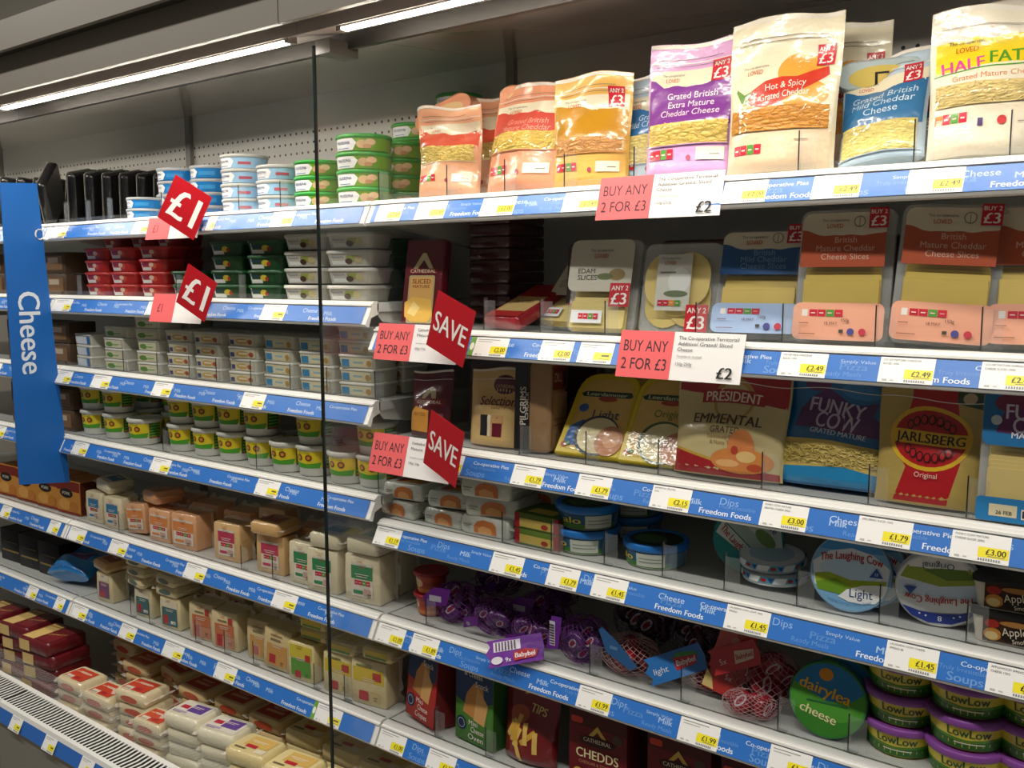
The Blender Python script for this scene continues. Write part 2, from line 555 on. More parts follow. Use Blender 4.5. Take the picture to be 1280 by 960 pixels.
def shelf(x0, x1, zb, label, tickets, dividers, seed, fine, cat='shelf'):
    """tickets: (left x, width, price, text, green tag); one shelf of one cabinet"""
    xc, h = (x0 + x1) / 2, (x1 - x0) / 2 - .003
    t = thing('display_shelf', label, cat, (xc, 0, zb))
    q = B(); q.box(-h, h, .03, .445, .024, .042, M('#c7c9c4', rough=.25)); link_mesh('shelf_tray', q.mesh('shelf_tray'), t)
    q = B()
    prof = [(.006, -.006), (-.002, -.004), (-.004, 0), (-.0035, .0008), (.0145, .0352), (.0115, .0362), (.0125, .0395), (.0165, .0405), (.018, .0435), (.024, .0452), (.032, .0452), (.033, .042), (.033, .02), (.012, .012)]
    q.loft([[(xx, yy, zz) for yy, zz in prof] for xx in (-h, h)], WHITE, False)
    rail = link_mesh('price_rail', q.mesh('price_rail'), t)
    q = B(); q.box(-h + .004, h - .004, .0342, .0350, .042, .0565, clear('#eaf0ee', .03)); q.box(-h + .004, h - .004, .034, .0354, .0455, .0465, M('#565853', rough=.4))
    link_mesh('shelf_riser', q.mesh('shelf_riser'), t)
    for sx in (-h + .006, h - .009):
        q = B()
        q.add([(sx, .03, .024), (sx, .445, .024), (sx, .445, -.055), (sx, .40, -.055), (sx, .05, .004),
               (sx + .003, .03, .024), (sx + .003, .445, .024), (sx + .003, .445, -.055), (sx + .003, .40, -.055), (sx + .003, .05, .004)],
              [(0, 1, 2, 3, 4), (9, 8, 7, 6, 5), (0, 5, 6, 1), (1, 6, 7, 2), (2, 7, 8, 3), (3, 8, 9, 4), (4, 9, 5, 0)], M('#c4c2b9', rough=.4))
        link_mesh('shelf_bracket', q.mesh('shelf_bracket'), t)
    q = B(); brand_strip(q, h, seed, fine); link_mesh('brand_strip', q.mesh('brand_strip'), rail)
    for xl, xr, price, txt, gr in tickets:
        w = xr - xl
        q = B(); ticket_print(q, price, w, txt, gr)
        link_mesh('price_ticket', q.mesh('price_ticket'), rail, (xl - xc, 0, 0))
    for xd in dividers:
        link_mesh('shelf_divider', divider_mesh(), t, (xd - xc, 0, 0))
    return t

cabinet(XL0, XLM, 'far end refrigerated cabinet, beyond the blue Cheese sign', [(-3.78, -2.66)], 'L')
cabinet(XLM, XMR, 'refrigerated cabinet between the blue Cheese sign and the glass partition', [(-2.50, -1.385)], 'M')
cabinet(XMR, XR1, 'nearest refrigerated cabinet, right of the glass partition', [(-1.247, -.13)], 'R')

# glass partition between two cabinets and the bracket that holds it
t = thing('glass_partition', 'tall clear glass partition with dark front edge between the two nearer cabinets', 'partition', (XMR, 0, .45))
q = B(); q.box(-.003, .003, -.119, .44, .0, 1.515, clear('#f2f8f5', .015, .02, 1.3, key='glass')); link_mesh('pane', q.mesh('pane'), t)
q = B(); q.box(-.0032, .0032, -.1225, -.1191, 0, 1.515, M('#1d2320', rough=.2)); link_mesh('edge_trim', q.mesh('edge_trim'), t)
q = B(); q.box(-.02, .02, -.10, -.03, 1.505, 1.53, M('#55524c', rough=.4)); link_mesh('clip', q.mesh('clip'), t)

# blue category sign standing out from the shelves
t = thing('category_sign', 'tall blue fin sign reading Cheese down its side', 'sign', (XLM + .006, 0, .965))
q = B()
q.add([(0, -.118, .018), (0, .022, 0), (0, -.021, .838), (0, -.118, .832), (-.004, -.118, .018), (-.004, .022, 0), (-.004, -.021, .838), (-.004, -.118, .832)],
      [(0, 1, 2, 3), (7, 6, 5, 4), (0, 4, 5, 1), (1, 5, 6, 2), (2, 6, 7, 3), (3, 7, 4, 0)], M('#1565b8', rough=.45))
link_mesh('sign_panel', q.mesh('sign_panel'), t)
q = B(); pr(q, [('T', '#dfeaf4', 'Cheese', -.062, .432, .058, dict(rot=-90, bold=1, w=.225))], rightside(.0006)); link_mesh('lettering', q.mesh('lettering'), t)
q = B(); q.tube([(.001, -.022 + .012 * math.cos(k * .6), .70 + .014 * math.sin(k * .6)) for k in range(11)], .0022, M('#e6e6e6')); link_mesh('hook', q.mesh('hook'), t)

# ------------------------------------------------------------------ product kinds
def wave(u0, u1, v, amp, seed, n=18, peak=None):
    """hilly upper edge of a printed band, right to left"""
    rnd = random.Random(seed)
    ph = [rnd.random() * 6.28 for _ in range(3)]
    pts = []
    for k in range(n + 1):
        s = 1 - k / n
        u = u0 + (u1 - u0) * s
        y = v + amp * (.6 * math.sin(s * 5 + ph[0]) + .3 * math.sin(s * 13 + ph[1]) + .2 * math.sin(s * 27 + ph[2]))
        if peak: y += peak * max(0, 1 - abs(s - .02) * 7)
        pts.append((u, y))
    return pts
def hill(col, u0, u1, v0, v1, amp, seed, peak=None):
    return ('P', col, [(u0, v0), (u1, v0)] + wave(u0, u1, v1, amp, seed, peak=peak))
def lights(u, v, w, h, cols=('#c8243a', '#c8243a', '#5a9a3c', '#c8243a')):
    it = []
    n = len(cols)
    for k, c in enumerate(cols):
        it += [('R', c, u + w * k / n, v, u + w * (k + .94) / n, v + h)]
    for k in range(n):
        it += [('R', '#f3d9cf', u + w * (k + .2) / n, v + h * .4, u + w * (k + .7) / n, v + h * .55)]
    return it
def flash(u, v, w, h, top='ANY 2', bot='£3', col='#c4202f'):
    return [('R', col, u, v, u + w, v + h), ('T', '#f6efe9', top, u + w / 2, v + h * .79, h * .2, dict(bold=1, w=w * .84)), ('T', '#f6efe9', bot, u + w / 2, v + h * .34, h * .48, dict(bold=1, w=w * .78))]
def brandmark(u, v, s=1, c1='#5a5348', c2='#c25a2a'):
    return [('T', c1, 'The co-operative', u, v, .0042 * s, dict(w=.04 * s)), ('T', c2, 'LOVED', u, v - .009 * s, .0065 * s, dict(bold=1, w=.024 * s))]

def bag(name, w, h, t, items, base, seed, bend=0, shred=None, wr=.0016, cat='cheese bag', back=None, lean=0, nshred=260, edge='#e9e4d8'):
    rnd = random.Random(seed)
    ws = [(rnd.uniform(.06, .11), rnd.random() * 3.14, rnd.random() * 6.28) for _ in range(4)]
    def prof(q):
        if q < .07: return .72 + 4 * q
        if q < .34: return 1.0
        if q < .80: return .08 + .92 * (.5 + .5 * math.cos((q - .34) / .46 * math.pi))
        return .08 - .1 * (q - .8)
    def surf(u, v, o, sd=-1):
        a = max(-1, min(1, u / (w / 2))); q = max(0, min(1, v / h))
        th = t / 2 * prof(q) * max(0, 1 - a * a) ** .6
        k = sum(math.sin(6.283 * (u * math.cos(g) + v * math.sin(g)) / l + p) for l, g, p in ws)
        wz = wr * k * (1 - a ** 4) * (.4 + .6 * q)
        x = u * (1 - .05 * prof(q))
        y = sd * (th + o) + wz + bend * q * q
        sag = .004 * math.sin(u * 40 + seed) * q * q
        return (x, y, v + sag - abs(bend) * .45 * q ** 3)
    p = Proto(name, cat)
    b = B(); nx, ny = 18, 26
    fm = film(base); 
    for sd in (-1, 1):
        V = [surf(-w / 2 + w * i / nx, h * j / ny, .0003, sd) for j in range(ny + 1) for i in range(nx + 1)]
        F = []
        for j in range(ny):
            for i in range(nx):
                a = j * (nx + 1) + i
                f = (a, a + 1, a + nx + 2, a + nx + 1)
                F.append(f if sd < 0 else f[::-1])
        b.add(V, F, fm if sd < 0 or not back else film(back), True)
    # base gusset
    V = [surf(-w / 2 + w * i / nx, 0, .0003, sd) for sd in (-1, 1) for i in range(nx + 1)]
    b.add(V, [(i, i + nx + 1, i + nx + 2, i + 1) for i in range(nx)], fm)
    p.part('pouch', b)
    if shred: items = list(items) + [('R', shreds_mat(shred[2]), -w / 2 + shred[3] * .8, shred[0] - .002, w / 2 - shred[3] * .8, shred[1] + .002)]
    b = B(); pr(b, items, surf, ml=.009, mf=film, o0=.0009, do=.00012); p.part('front_print', b)
    b = B(); pr(b, [('R', edge, -w / 2 + .001, h * .965, w / 2 - .001, h * .995), ('R', edge, -w / 2 + .002, h * .855, w / 2 - .002, h * .862)], surf, ml=.009, mf=film, o0=.0012); p.part('zip_seal', b)
    if shred:
        v0, v1, col, ins = shred
        b = B(); sm = shreds_mat(col)
        for k in range(nshred):
            u = rnd.uniform(-w / 2 + ins, w / 2 - ins); v = rnd.uniform(v0, v1)
            L = rnd.uniform(.006, .012); a = rnd.gauss(0, .6); r_ = .0010
            c = Vector(surf(u, v, .0012 + rnd.random() * .0014)); d = Vector((math.cos(a), 0, math.sin(a)))
            e = Vector((-math.sin(a), 0, math.cos(a)))
            V = []
            for s_ in (-1, 1):
                uu = u + s_ * L / 2 * d.x; vv = v + s_ * L / 2 * d.z
                uu = max(-w / 2 + ins * .7, min(w / 2 - ins * .7, uu)); vv = max(v0 - .002, min(v1 + .003, vv))
                q_ = Vector(surf(uu, vv, .0030 + k % 5 * .00025))
                V += [tuple(q_ + e * r_), tuple(q_ - e * r_), tuple(q_ - e * r_ * .6 + Vector((0, -.0009, 0))), tuple(q_ + e * r_ * .6 + Vector((0, -.0009, 0)))]
            b.add(V, [(1, 2, 6, 5), (2, 3, 7, 6), (3, 0, 4, 7), (0, 1, 2, 3), (4, 7, 6, 5)], sm)
        p.part('cheese_shreds', b, kind='stuff')
    return p

def coopbag(name, w, h, t, tint, band, lines, seed, lower, textcol='#f1e6ea', cheese='#e6c65f', bend=0, fl=True, zone=(.25, .38), cream='#e8e0c4', wr=.0016, ts=1):
    z0, z1 = zone
    bt = h * .68
    it = [('R', tint, -w / 2 + .003, .002, w / 2 - .003, h * z0),
          ('R', cream, -w / 2 + .004, h * .66, w / 2 - .004, h * .81),
          hill(band, -w / 2 + .004, w / 2 - .004, h * z1, h * .70, .006, seed, peak=.012)]
    n = len(lines)
    for k, s in enumerate(lines):
        it.append(('T', textcol, s, .002, h * (.645 - .066 * k * ts - .03), .0105 * ts, {}))
    it += brandmark(-w * .22, h * .775)
    if fl: it += flash(w * .2, h * .70, .030, .034)
    it += [('R', '#77706a', -w * .42, h * .885, w * .3, h * .889), ('R', '#77706a', -w * .42, h * .835, w * .38, h * .839)]
    it += lights(-w * .42, h * .15, w * .3, h * .07) + [('R', '#efe6cf', w * .14, h * .13, w * .42, h * .22), ('R', '#6d675c', w * .28, h * .165, w * .38, h * .172), ('E', '#b04a63', w * .06, h * .15, .004, .004)]
    it += [('R', lower, -w / 2 + .004, h * z0 - .0015, w / 2 - .004, h * z0 + .0005)]
    return bag(name, w, h, t, it, tint, seed, bend, shred=(h * z0 + .002, h * z1 + .004, cheese, .012), wr=wr)

BAG_PURPLE = coopbag('grated_cheese_bag', .158, .222, .05, '#d9a6d6', '#7a2a90', ['Grated British', 'Extra Mature', 'Cheddar Cheese'], 11, '#d9a6d6', cheese='#eccf6b')
BAG_BLUE = coopbag('grated_cheese_bag', .15, .205, .05, '#b9cfdf', '#2f6f9f', ['Grated British', 'Mild Cheddar', 'Cheese'], 12, '#b9cfdf', textcol='#cfe0ea', cheese='#e3d27c', zone=(.05, .29), ts=1.3)
BAG_BLUE2 = coopbag('grated_cheese_bag', .14, .19, .045, '#b9cfdf', '#2f72ad', ['Grated', 'Mild Cheddar'], 13, '#b9cfdf', textcol='#cfe0ea', cheese='#e8d98a', zone=(.2, .42))
BAG_MUSTARD = coopbag('grated_cheese_bag', .145, .195, .05, '#e8b860', '#c08a1a', ['Grated', 'Double', 'Gloucester'][:0], 14, '#eaa860', textcol='#e9d9a0', cheese='#e6ab66', zone=(.30, .40), wr=.0022)
BAG_ORANGE = coopbag('grated_cheese_bag', .165, .20, .055, '#eba07a', '#d05040', ['Grated British', 'Mature Cheddar', 'Cheese'], 15, '#eba07a', textcol='#efb3a0', cheese='#e8c860', zone=(.34, .48), fl=False, bend=.02, wr=.0035)
BAG_PEACH = coopbag('grated_cheese_bag', .15, .19, .055, '#f0b58e', '#d2583f', [], 16, '#ecdcb0', cheese='#e9cf70', zone=(.36, .5), fl=False, bend=-.03, wr=.006)

def hot_spicy():
    w, h = .168, .236
    it = [('R', '#e6dec2', -w / 2 + .003, .002, w / 2 - .003, h - .002), ('E', '#e0a040', w * .16, h * .64, .034, .028), ('E', '#d8913a', -w * .2, h * .43, .026, .016), ('E', '#dfa03e', w * .22, h * .48, .036, .022),
          ('P', '#c43624', [(-w * .30, h * .44), (-w * .16, h * .41), (w * .02, h * .43), (w * .2, h * .5), (w * .42, h * .6), (w * .40, h * .66), (w * .26, h * .635), (w * .14, h * .60), (0, h * .605), (-w * .14, h * .585), (-w * .26, h * .53)]),
          ('P', '#5d8a2c', [(-w * .30, h * .44), (-w * .26, h * .53), (-w * .33, h * .51), (-w * .40, h * .55), (-w * .41, h * .56), (-w * .42, h * .54), (-w * .36, h * .46)]),
          ('T', '#f6e9dd', 'Hot & Spicy', .008, h * .55, .0105, dict(w=.062, rot=5)), ('T', '#f6e9dd', 'Grated Cheddar', .008, h * .485, .0105, dict(w=.076, rot=5)),
          ('R', '#e3c9a8', -w / 2 + .004, .002, w / 2 - .004, h * .26)]
    it += brandmark(-w * .25, h * .69) + flash(w * .29, h * .665, .026, .032) + lights(-w * .4, h * .12, w * .28, h * .06)
    it += [('R', '#8a8170', -w * .42, h * .865, w * .38, h * .87), ('R', '#8a8170', -w * .42, h * .84, w * .42, h * .845), ('R', '#8a8170', w * .18, h * .19, w * .3, h * .196)]
    return bag('grated_cheese_bag', w, h, .055, it, '#e6dec2', 21, shred=(h * .27, h * .4, '#dd9a3c', .01))
BAG_HOT = hot_spicy()
def half_fat():
    w, h = .172, .215
    it = [('R', '#e6e0cc', -w / 2 + .003, .002, w / 2 - .003, h - .002), hill('#f0d21e', -w / 2 + .008, w / 2 - .006, h * .56, h * .80, .006, 5),
          ('P', '#e8e0c6', [(-w / 2 + .008, h * .56), (w / 2 - .006, h * .56), (w / 2 - .006, h * .60), (.02, h * .62), (-w / 2 + .008, h * .565)]),
          ('T', '#d6439a', 'HALF', -.042, h * .612, .018, dict(bold=1, w=.056, rot=6)), ('T', '#4f9a2c', 'FAT', .013, h * .66, .018, dict(bold=1, w=.042, rot=4)),
          ('P', '#4f9a2c', [(-w / 2 + .006, h * .548), (0, h * .585), (w / 2 - .006, h * .60), (w / 2 - .006, h * .612), (0, h * .595), (-w / 2 + .006, h * .556)]),
          ('T', '#d98a50', 'Grated Mature Cheese', .0, h * .53, .0085, dict(w=.11, rot=3)), ('R', '#ece1c8', -w / 2 + .004, .002, w / 2 - .004, h * .33)]
    it += brandmark(-w * .22, h * .77, 1.2) + lights(-w * .44, h * .22, w * .26, h * .065, ('#e08a30', '#c8243a', '#5a9a3c', '#c8243a'))
    it += [('E', '#c8403f', w * .08, h * .22, .006, .006), ('R', '#4b3a6b', -w * .1, h * .19, -w * .06, h * .24), ('R', '#8a8170', -w * .42, h * .87, w * .38, h * .875), ('R', '#8a8170', w * .2, h * .2, w * .36, h * .206)]
    return bag('grated_cheese_bag', w, h, .06, it, '#e6e0cc', 22, shred=(h * .34, h * .47, '#e6cf86', .012))
BAG_HALF = half_fat()
def end_bag(c1, c2):
    """a pouch lying down, seen from its gusset end"""
    p = Proto('grated_cheese_bag', 'cheese bag')
    b = B()
    w, d = .13, .19
    rings = []
    for k, (y, s_, zz) in enumerate(((0, .75, .004), (.006, .96, .002), (.02, 1, 0), (.09, .96, 0), (.15, .7, .008), (.19, .25, .02))):
        rings.append([(x * (1 if s_ > .5 else .95), y, zz + .027 + z_ * s_ * 1.0) for x, z_ in rr(w, .05, .024, 5)][::-1])
    b.loft(rings, film(c1, .7)); p.part('pouch', b)
    b = B(); pr(b, [('E', c2, 0, .027, .046, .0165), ('R', '#2d2d2a', -.008, .014, -.004, .034), ('R', '#2d2d2a', -.004, .031, .012, .034)], flat(-.0005), ml=.01, mf=film); p.part('end_print', b)
    return p
BAG_END = end_bag('#bccdd0', '#dcc568')
BAG_ENDP = end_bag('#e8a078', '#e3c48a')

CLEARTRAY = clear('#dfe3df', .3, .1, key='tray')
FILMC = clear('#ffffff', .01, .16, .9, key='film')
def slicepack(name, w, h, d, top, slicecol, zone, bot, shape='square', tray=CLEARTRAY, nsl=5):
    p = Proto(name, 'cheese slices')
    b = B(); b.slab(w, h, d * .5, .014, tray, y=d * .25, e=.003); b.slab(w, h, .002, .014, tray, y=-d * .1, e=.0005); p.part('tray', b)
    z0, z1 = zone
    sub = []
    if shape == 'square':
        for k in range(nsl):
            b = B(); b.slab(w * .80, (z1 - z0) + .03 - k * .007, .0024, .003, M(slicecol, rough=.35, noise=.06, bscale=25), y=-d * .1 - .0022 - .0026 * k, z=z0 - .028 + .001 * k, e=.0006, n=2, cx=(k % 3 - 1) * .001)
            p.part('cheese_slice', b)
    else:
        for k, (cx, zz) in enumerate(((-.022, 0), (.02, .002), (0, .018), (-.022, .030), (.02, .032))):
            b = B(); b.slab(.068, .082, .0024, .033, M(slicecol, rough=.35, noise=.06, bscale=25), y=-d * .1 - .0022 - .0024 * k, z=z0 + zz, e=.0006, n=6, cx=cx)
            p.part('cheese_slice', b)
    fy = -d * .1 - .0022 - .0026 * nsl - .003
    b = B(); pr(b, top, flat(fy), mf=card)
    b.V = [v for v in b.V]; p.part('label', b)
    if bot:
        b = B(); pr(b, bot, flat(fy), mf=card); p.part('nutrition_label', b)
    b = B(); b.add([(x, fy - .0022, z_ + h / 2) for x, z_ in rr(w - .004, h - .004, .013)], [tuple(range(20))], FILMC); p.part('film', b)
    return p
def rpoly(col, u0, v0, u1, v1, r=.012, n=4):
    return ('P', col, [((u0 + u1) / 2 + x, (v0 + v1) / 2 + y) for x, y in rr(u1 - u0, v1 - v0, r, n)])
def cheddar_slices(band, base, lines, txt='#e2b9a0', h=.196):
    w = .134
    top = [rpoly('#dcd2b8', -w / 2 + .008, h * .62, w / 2 - .008, h - .008), hill(band, -w / 2 + .008, w / 2 - .008, h * .56, h * .80, .003, 7, peak=.006)]
    top += [('T', txt, s, .004, h * (.76 - .062 * k), .0085, {}) for k, s in enumerate(lines)]
    top += brandmark(-.012, h * .905, .95) + [('E', '#7b7a60', .022, h * .89, .008, .008), ('E', '#dcd2b8', .022, h * .89, .0066, .0066), ('R', '#7b7a60', .0215, h * .855, .0225, h * .92)]
    top += flash(w / 2 - .032, h * .84, .026, .029, 'BUY 2')
    bot = [rpoly(base, -w / 2 + .003, .004, w / 2 - .003, h * .295, .010)] + [('R', '#e8e4dc', -w * .38, h * .195, -w * .32, h * .245)] + lights(-w * .30, h * .195, w * .36, h * .05)
    bot += [('T', '#57403a', '18 MAY', -.008, h * .145, .004, {}), ('T', '#57403a', '150g', .012, h * .17, .0045, {}), ('E', '#4e4f8e', .02, h * .085, .005, .005), ('E', '#c04050', .036, h * .085, .005, .005), ('R', '#4d4a45', .004, h * .075, .010, h * .1), ('R', '#8a5f50', -w * .4, h * .14, -w * .3, h * .146), ('R', '#8a5f50', -w * .4, h * .06, -w * .22, h * .066)]
    return slicepack('cheese_slices_pack', w, h, .022, top, '#d9bf62', (h * .30, h * .56), bot)
SL_MATURE = cheddar_slices('#b8532f', '#e9a98c', ['British', 'Mature Cheddar', 'Cheese Slices'])
SL_MILD = cheddar_slices('#1f568f', '#a9c2e6', ['British', 'Mild Cheddar', 'Cheese Slices'], '#6f96bd', h=.165)
def edam(w=.118, h=.145):
    top = [rpoly('#c9c5b4', -w / 2 + .004, h * .42, w / 2 - .004, h - .004), ('E', '#9a8352', w * .25, h * .60, .014, .009), ('E', '#6f7a4e', w * .08, h * .58, .014, .005), ('T', '#4d5344', 'EDAM', -w * .2, h * .64, .0075, dict(w=.03)), ('T', '#4d5344', 'SLICES', -w * .18, h * .57, .0075, dict(w=.034))]
    top += brandmark(0, h * .86, 1.0) + flash(w * .18, h * .26, .034, .036)
    bot = [('R', '#dfe3e6', -w * .36, .012, w * .1, .032)] + lights(-w * .25, .018, w * .3, .009)
    return slicepack('cheese_slices_pack', w, h, .02, top, '#e0cd84', (h * .2, h * .44), bot)
SL_EDAM = edam()
def rounds(w=.13, h=.142):
    top = [('R', '#cfd0c4', -w * .24, h * .26, w * .2, h * .86), ('E', '#dfe2dc', w * .05, h * .58, .018, .02), ('E', '#6d7a58', w * .02, h * .44, .02, .005), ('R', '#7b7b70', -w * .2, h * .66, 0, h * .675)]
    top += brandmark(-.01, h * .82, .8) + lights(-w * .2, h * .31, w * .3, h * .06, ('#c8243a', '#c8243a', '#e0902a', '#5a9a3c')) + flash(w * .18, .006, .036, .04)
    return slicepack('cheese_slices_pack', w, h, .02, top, '#dcc77c', (.012, .12), None, 'round')
SL_ROUND = rounds()
def sliced_maroon():
    w, h = .092, .172
    p = Proto('cheese_slices_pack', 'cheese slices')
    b = B(); b.slab(w, h, .026, .006, film('#5e1420'), e=.003); p.part('pack', b)
    it = [('P', '#c8b98a', [(-.026, h * .64), (-.004, h * .84), (.004, h * .84), (.026, h * .64), (.016, h * .64), (0, h * .76), (-.016, h * .64)]), ('R', '#7d1a26', -.034, h * .60, .034, h * .66),
          ('T', '#d8c9a8', 'CATHEDRAL', 0, h * .63, .007, dict(w=.06, bold=1)), rpoly('#b7a878', -.032, .004, .030, h * .58, .004), rpoly('#d8a860', -.028, h * .3, .026, h * .56, .003),
          ('T', '#8a3a1c', 'SLICED', -.001, h * .51, .009, dict(w=.044, bold=1)), ('T', '#8a3a1c', 'MATURE', -.001, h * .45, .006, dict(w=.04)), ('P', '#e6b85a', [(-.036, h * .10), (-.02, .006), (.02, .006), (.03, h * .12), (.026, h * .3), (-.02, h * .33), (-.038, h * .26)]), ('P', '#f0d489', [(-.03, h * .14), (-.012, h * .1), (.0, h * .2), (-.016, h * .28)])]
    b = B(); pr(b, it, flat(-.013), mf=film); p.part('front_print', b)
    return p
SL_MAROON = sliced_maroon()
def lying_red():
    p = Proto('cheese_slices_pack', 'cheese slices')
    b = B(); b.slab(.115, .17, .028, .01, film('#96202a'), e=.004); p.part('pack', b)
    b = B(); pr(b, [('R', '#d9bb7c', -.048, .035, .05, .105), ('R', '#a0202c', -.05, .105, .05, .16), ('T', '#7a4a2a', 'SLICED', 0, .08, .011, dict(w=.06)), ('R', '#b9342f', -.055, .01, .055, .033)], flat(-.014), mf=film); p.part('front_print', b)
    return p
SL_LYING = lying_red()
def dark_pack():
    p = Proto('cheese_pack', 'cheese pack')
    b = B(); b.slab(.13, .16, .028, .01, film('#3c1a1c'), e=.004); p.part('pack', b)
    b = B(); pr(b, [('R', '#6b3a2a', -.055, .02, .055, .08)], flat(-.014), mf=film); p.part('front_print', b)
    return p
PK_DARK = dark_pack()

def small_bag_maroon():
    w, h = .1, .135
    it = [('R', '#5a1420', -w / 2 + .002, .002, w / 2 - .002, h - .002), ('P', '#c2b186', [(-.022, h * .55), (-.012, h * .72), (.0, h * .76), (.012, h * .72), (.02, h * .55), (.012, h * .55), (0, h * .67), (-.012, h * .55)]), ('R', '#7b1c2b', -.034, h * .47, .04, h * .58),
          ('T', '#d8cdb8', 'CATHEDRAL', .002, h * .525, .0065, dict(w=.062, bold=1)), ('P', '#dc9a40', [(-.042, .012), (.008, .010), (.010, h * .40), (-.03, h * .46), (-.042, h * .36)]), ('T', '#9a4a18', 'GRATED', -.016, h * .34, .007, dict(w=.036)), ('R', '#7b5a5a', .016, h * .12, .04, h * .36)]
    return bag('grated_cheese_bag', w, h, .05, it, '#551320', 31)
BAG_MAROON = small_bag_maroon()
def selection():
    w, h = .125, .148
    it = [('R', '#d8b878', -w / 2 + .002, .002, w / 2 - .002, h - .002), ('E', '#5a1f26', .018, h * .78, .028, .018), ('T', '#c9a77a', 'CATHEDRAL', .018, h * .76, .006, dict(w=.046)), ('T', '#5e2a1c', 'Selection', .008, h * .58, .0165, dict(w=.082, bold=1)),
          ('T', '#6b4632', 'VARIETY', .014, h * .49, .0045, dict(w=.034)), ('R', '#1c1c1c', -.024, h * .13, -.004, h * .4), ('R', '#6a2030', .008, h * .13, .028, h * .4), ('R', '#c9a06a', .006, h * .3, .03, h * .4), ('R', '#e8dcb8', -.004, h * .13, .004, h * .4)]
    return bag('cheese_selection_bag', w, h, .055, it, '#d8b878', 32, cat='cheese bag')
BAG_SELECT = selection()
def pilgrim():
    p = Proto('cheese_block', 'cheese block')
    b = B(); b.block(.07, .08, .165, .008, film('#a5835c')); p.part('block', b)
    b = B(); b.box(-.037, -.008, -.042, .038, .001, .166, film('#191917')); 
    pr(b, [('T', '#cfcabb', "PILGRIMS", -.02, .085, .012, dict(rot=90, w=.07, bold=1)), ('T', '#cfcabb', "CHOICE", -.012, .085, .006, dict(rot=90, w=.05, bold=1))], flat(-.0425)); p.part('wrapper', b)
    b = B(); pr(b, [('R', '#7a2a22', -.034, .115, .034, .16), ('R', '#b89468', -.034, .01, .034, .11), ('T', '#d8b8a0', 'DILL', -.01, .138, .016, dict(w=.034)), ('R', '#2a2622', .014, .12, .03, .15), ('R', '#8a6a48', -.03, .05, .03, .052), ('R', '#8a6a48', -.03, .06, .03, .062)], rightside(.035), mf=film); p.part('side_print', b)
    return p
BLK_BLACK = pilgrim()
def leer(light):
    w, h, d = .135, .165, .018
    p = Proto('cheese_slices_pack', 'cheese slices')
    def shape(i):
        pts = [(-w / 2 + i, .004 + i), (w / 2 - i, .004 + i)]
        for k in range(13):
            a = math.pi * k / 12
            c, s_ = math.cos(a), math.sin(a)
            pts.append(((w / 2 - i) * math.copysign(abs(c) ** .55, c) * .93, h * .55 + (h * .45 - i) * abs(s_) ** .55))
        return pts
    b = B()
    b.loft([[(x, yy, z) for x, z in shape(i)] for yy, i in ((-d / 2, .002), (-d / 2 + .002, 0), (d / 2 - .002, 0), (d / 2, .003))], plas('#d9c02a')); p.part('tray', b)
    col = '#dcb560'
    it = [('P', '#d8bd35' if light else '#cfae2a', shape(.009)), ('P', col, [(x, z) for x, z in shape(.013)]),
          ('P', '#20402a', [(-.045, h * .70), (.045, h * .705), (.05, h * .73), (.045, h * .775), (-.04, h * .765), (-.05, h * .735)]), ('T', '#cfd8b0', 'Leerdammer', 0, h * .735, .007, dict(w=.078, bold=1)), ('E', '#b03a2a', .004, h * .68, .018, .005)]
    if light:
        it += [('P', '#2a62a8', [(-.055, .02), (.0, .02), (-.01, .06), (-.03, .07), (-.052, .055)]), ('E', '#2d68b0', -.036, h * .56, .009, .008), ('T', '#233a6a', 'Light', .01, h * .50, .016, dict(w=.05))]
    else:
        it += [('T', '#4f7a2c', 'Original', .008, h * .56, .013, dict(w=.058))]
    it += [('E', '#1c2f44' if light else '#2f5a2a', .004, h * .25, .042, .038), ('E', '#e3d7a4', .006, h * .25, .038, .034), ('E', '#c98a60', .03, h * .2, .026, .028), ('E', '#dba57a', .034, h * .22, .016, .016), ('E', '#b34a2a', -.052, .02, .006, .005), ('E', '#3c7a30', -.046, .022, .005, .004)]
    b = B(); pr(b, it, flat(-d / 2), mf=film); p.part('front_print', b)
    return p
LEER_LIGHT, LEER_ORIG = leer(True), leer(False)
def president():
    w, h = .190, .176
    it = [('R', '#cdbd88', -w / 2 + .003, .002, w / 2 - .003, h - .002), ('P', '#a61f26', [(-w / 2 + .003, h * .78), (.03, h * .70), (w / 2 - .003, h * .66), (w / 2 - .003, h - .002), (-w / 2 + .003, h - .002)]),
          ('P', '#a61f26', [(-w / 2 + .003, .002), (w / 2 - .003, .002), (w / 2 - .003, .012), (.0, .020), (-w / 2 + .003, h * .22)]), ('P', '#c8a03a', [(-w / 2 + .003, h * .22), (0, .020), (.0, .024), (-w / 2 + .003, h * .245)]),
          ('E', '#b88f42', .004, h * .70, .035, .035), ('E', '#c7b582', .004, h * .685, .029, .029), ('R', '#a61f26', -.05, h * .665, .056, h * .79), ('T', '#f0e3d0', 'PRÉSIDENT', .003, h * .725, .0155, dict(w=.094, bold=1)),
          ('T', '#4a2f1c', 'EMMENTAL', 0, h * .52, .0155, dict(w=.118, bold=1)), ('T', '#4a2f1c', 'GRATED', .0, h * .425, .0105, dict(w=.05)), ('T', '#94703a', 'Deliciously Sweet', 0, h * .36, .006, dict(w=.056)), ('T', '#94703a', '& Nutty Taste', 0, h * .31, .006, dict(w=.046)),
          ('E', '#d98a45', .032, h * .16, .052, .02), ('E', '#d8854a', .03, h * .27, .022, .03), ('E', '#b8432a', .02, h * .25, .006, .007), ('E', '#e6c07a', .04, h * .2, .016, .009), ('E', '#c0502e', .055, h * .11, .012, .006), ('E', '#e8b070', .01, h * .13, .02, .006)]
    return bag('grated_cheese_bag', w, h, .055, it, '#cdbd88', 33, back='#cdbd88', wr=.0012)
BAG_PRES = president()
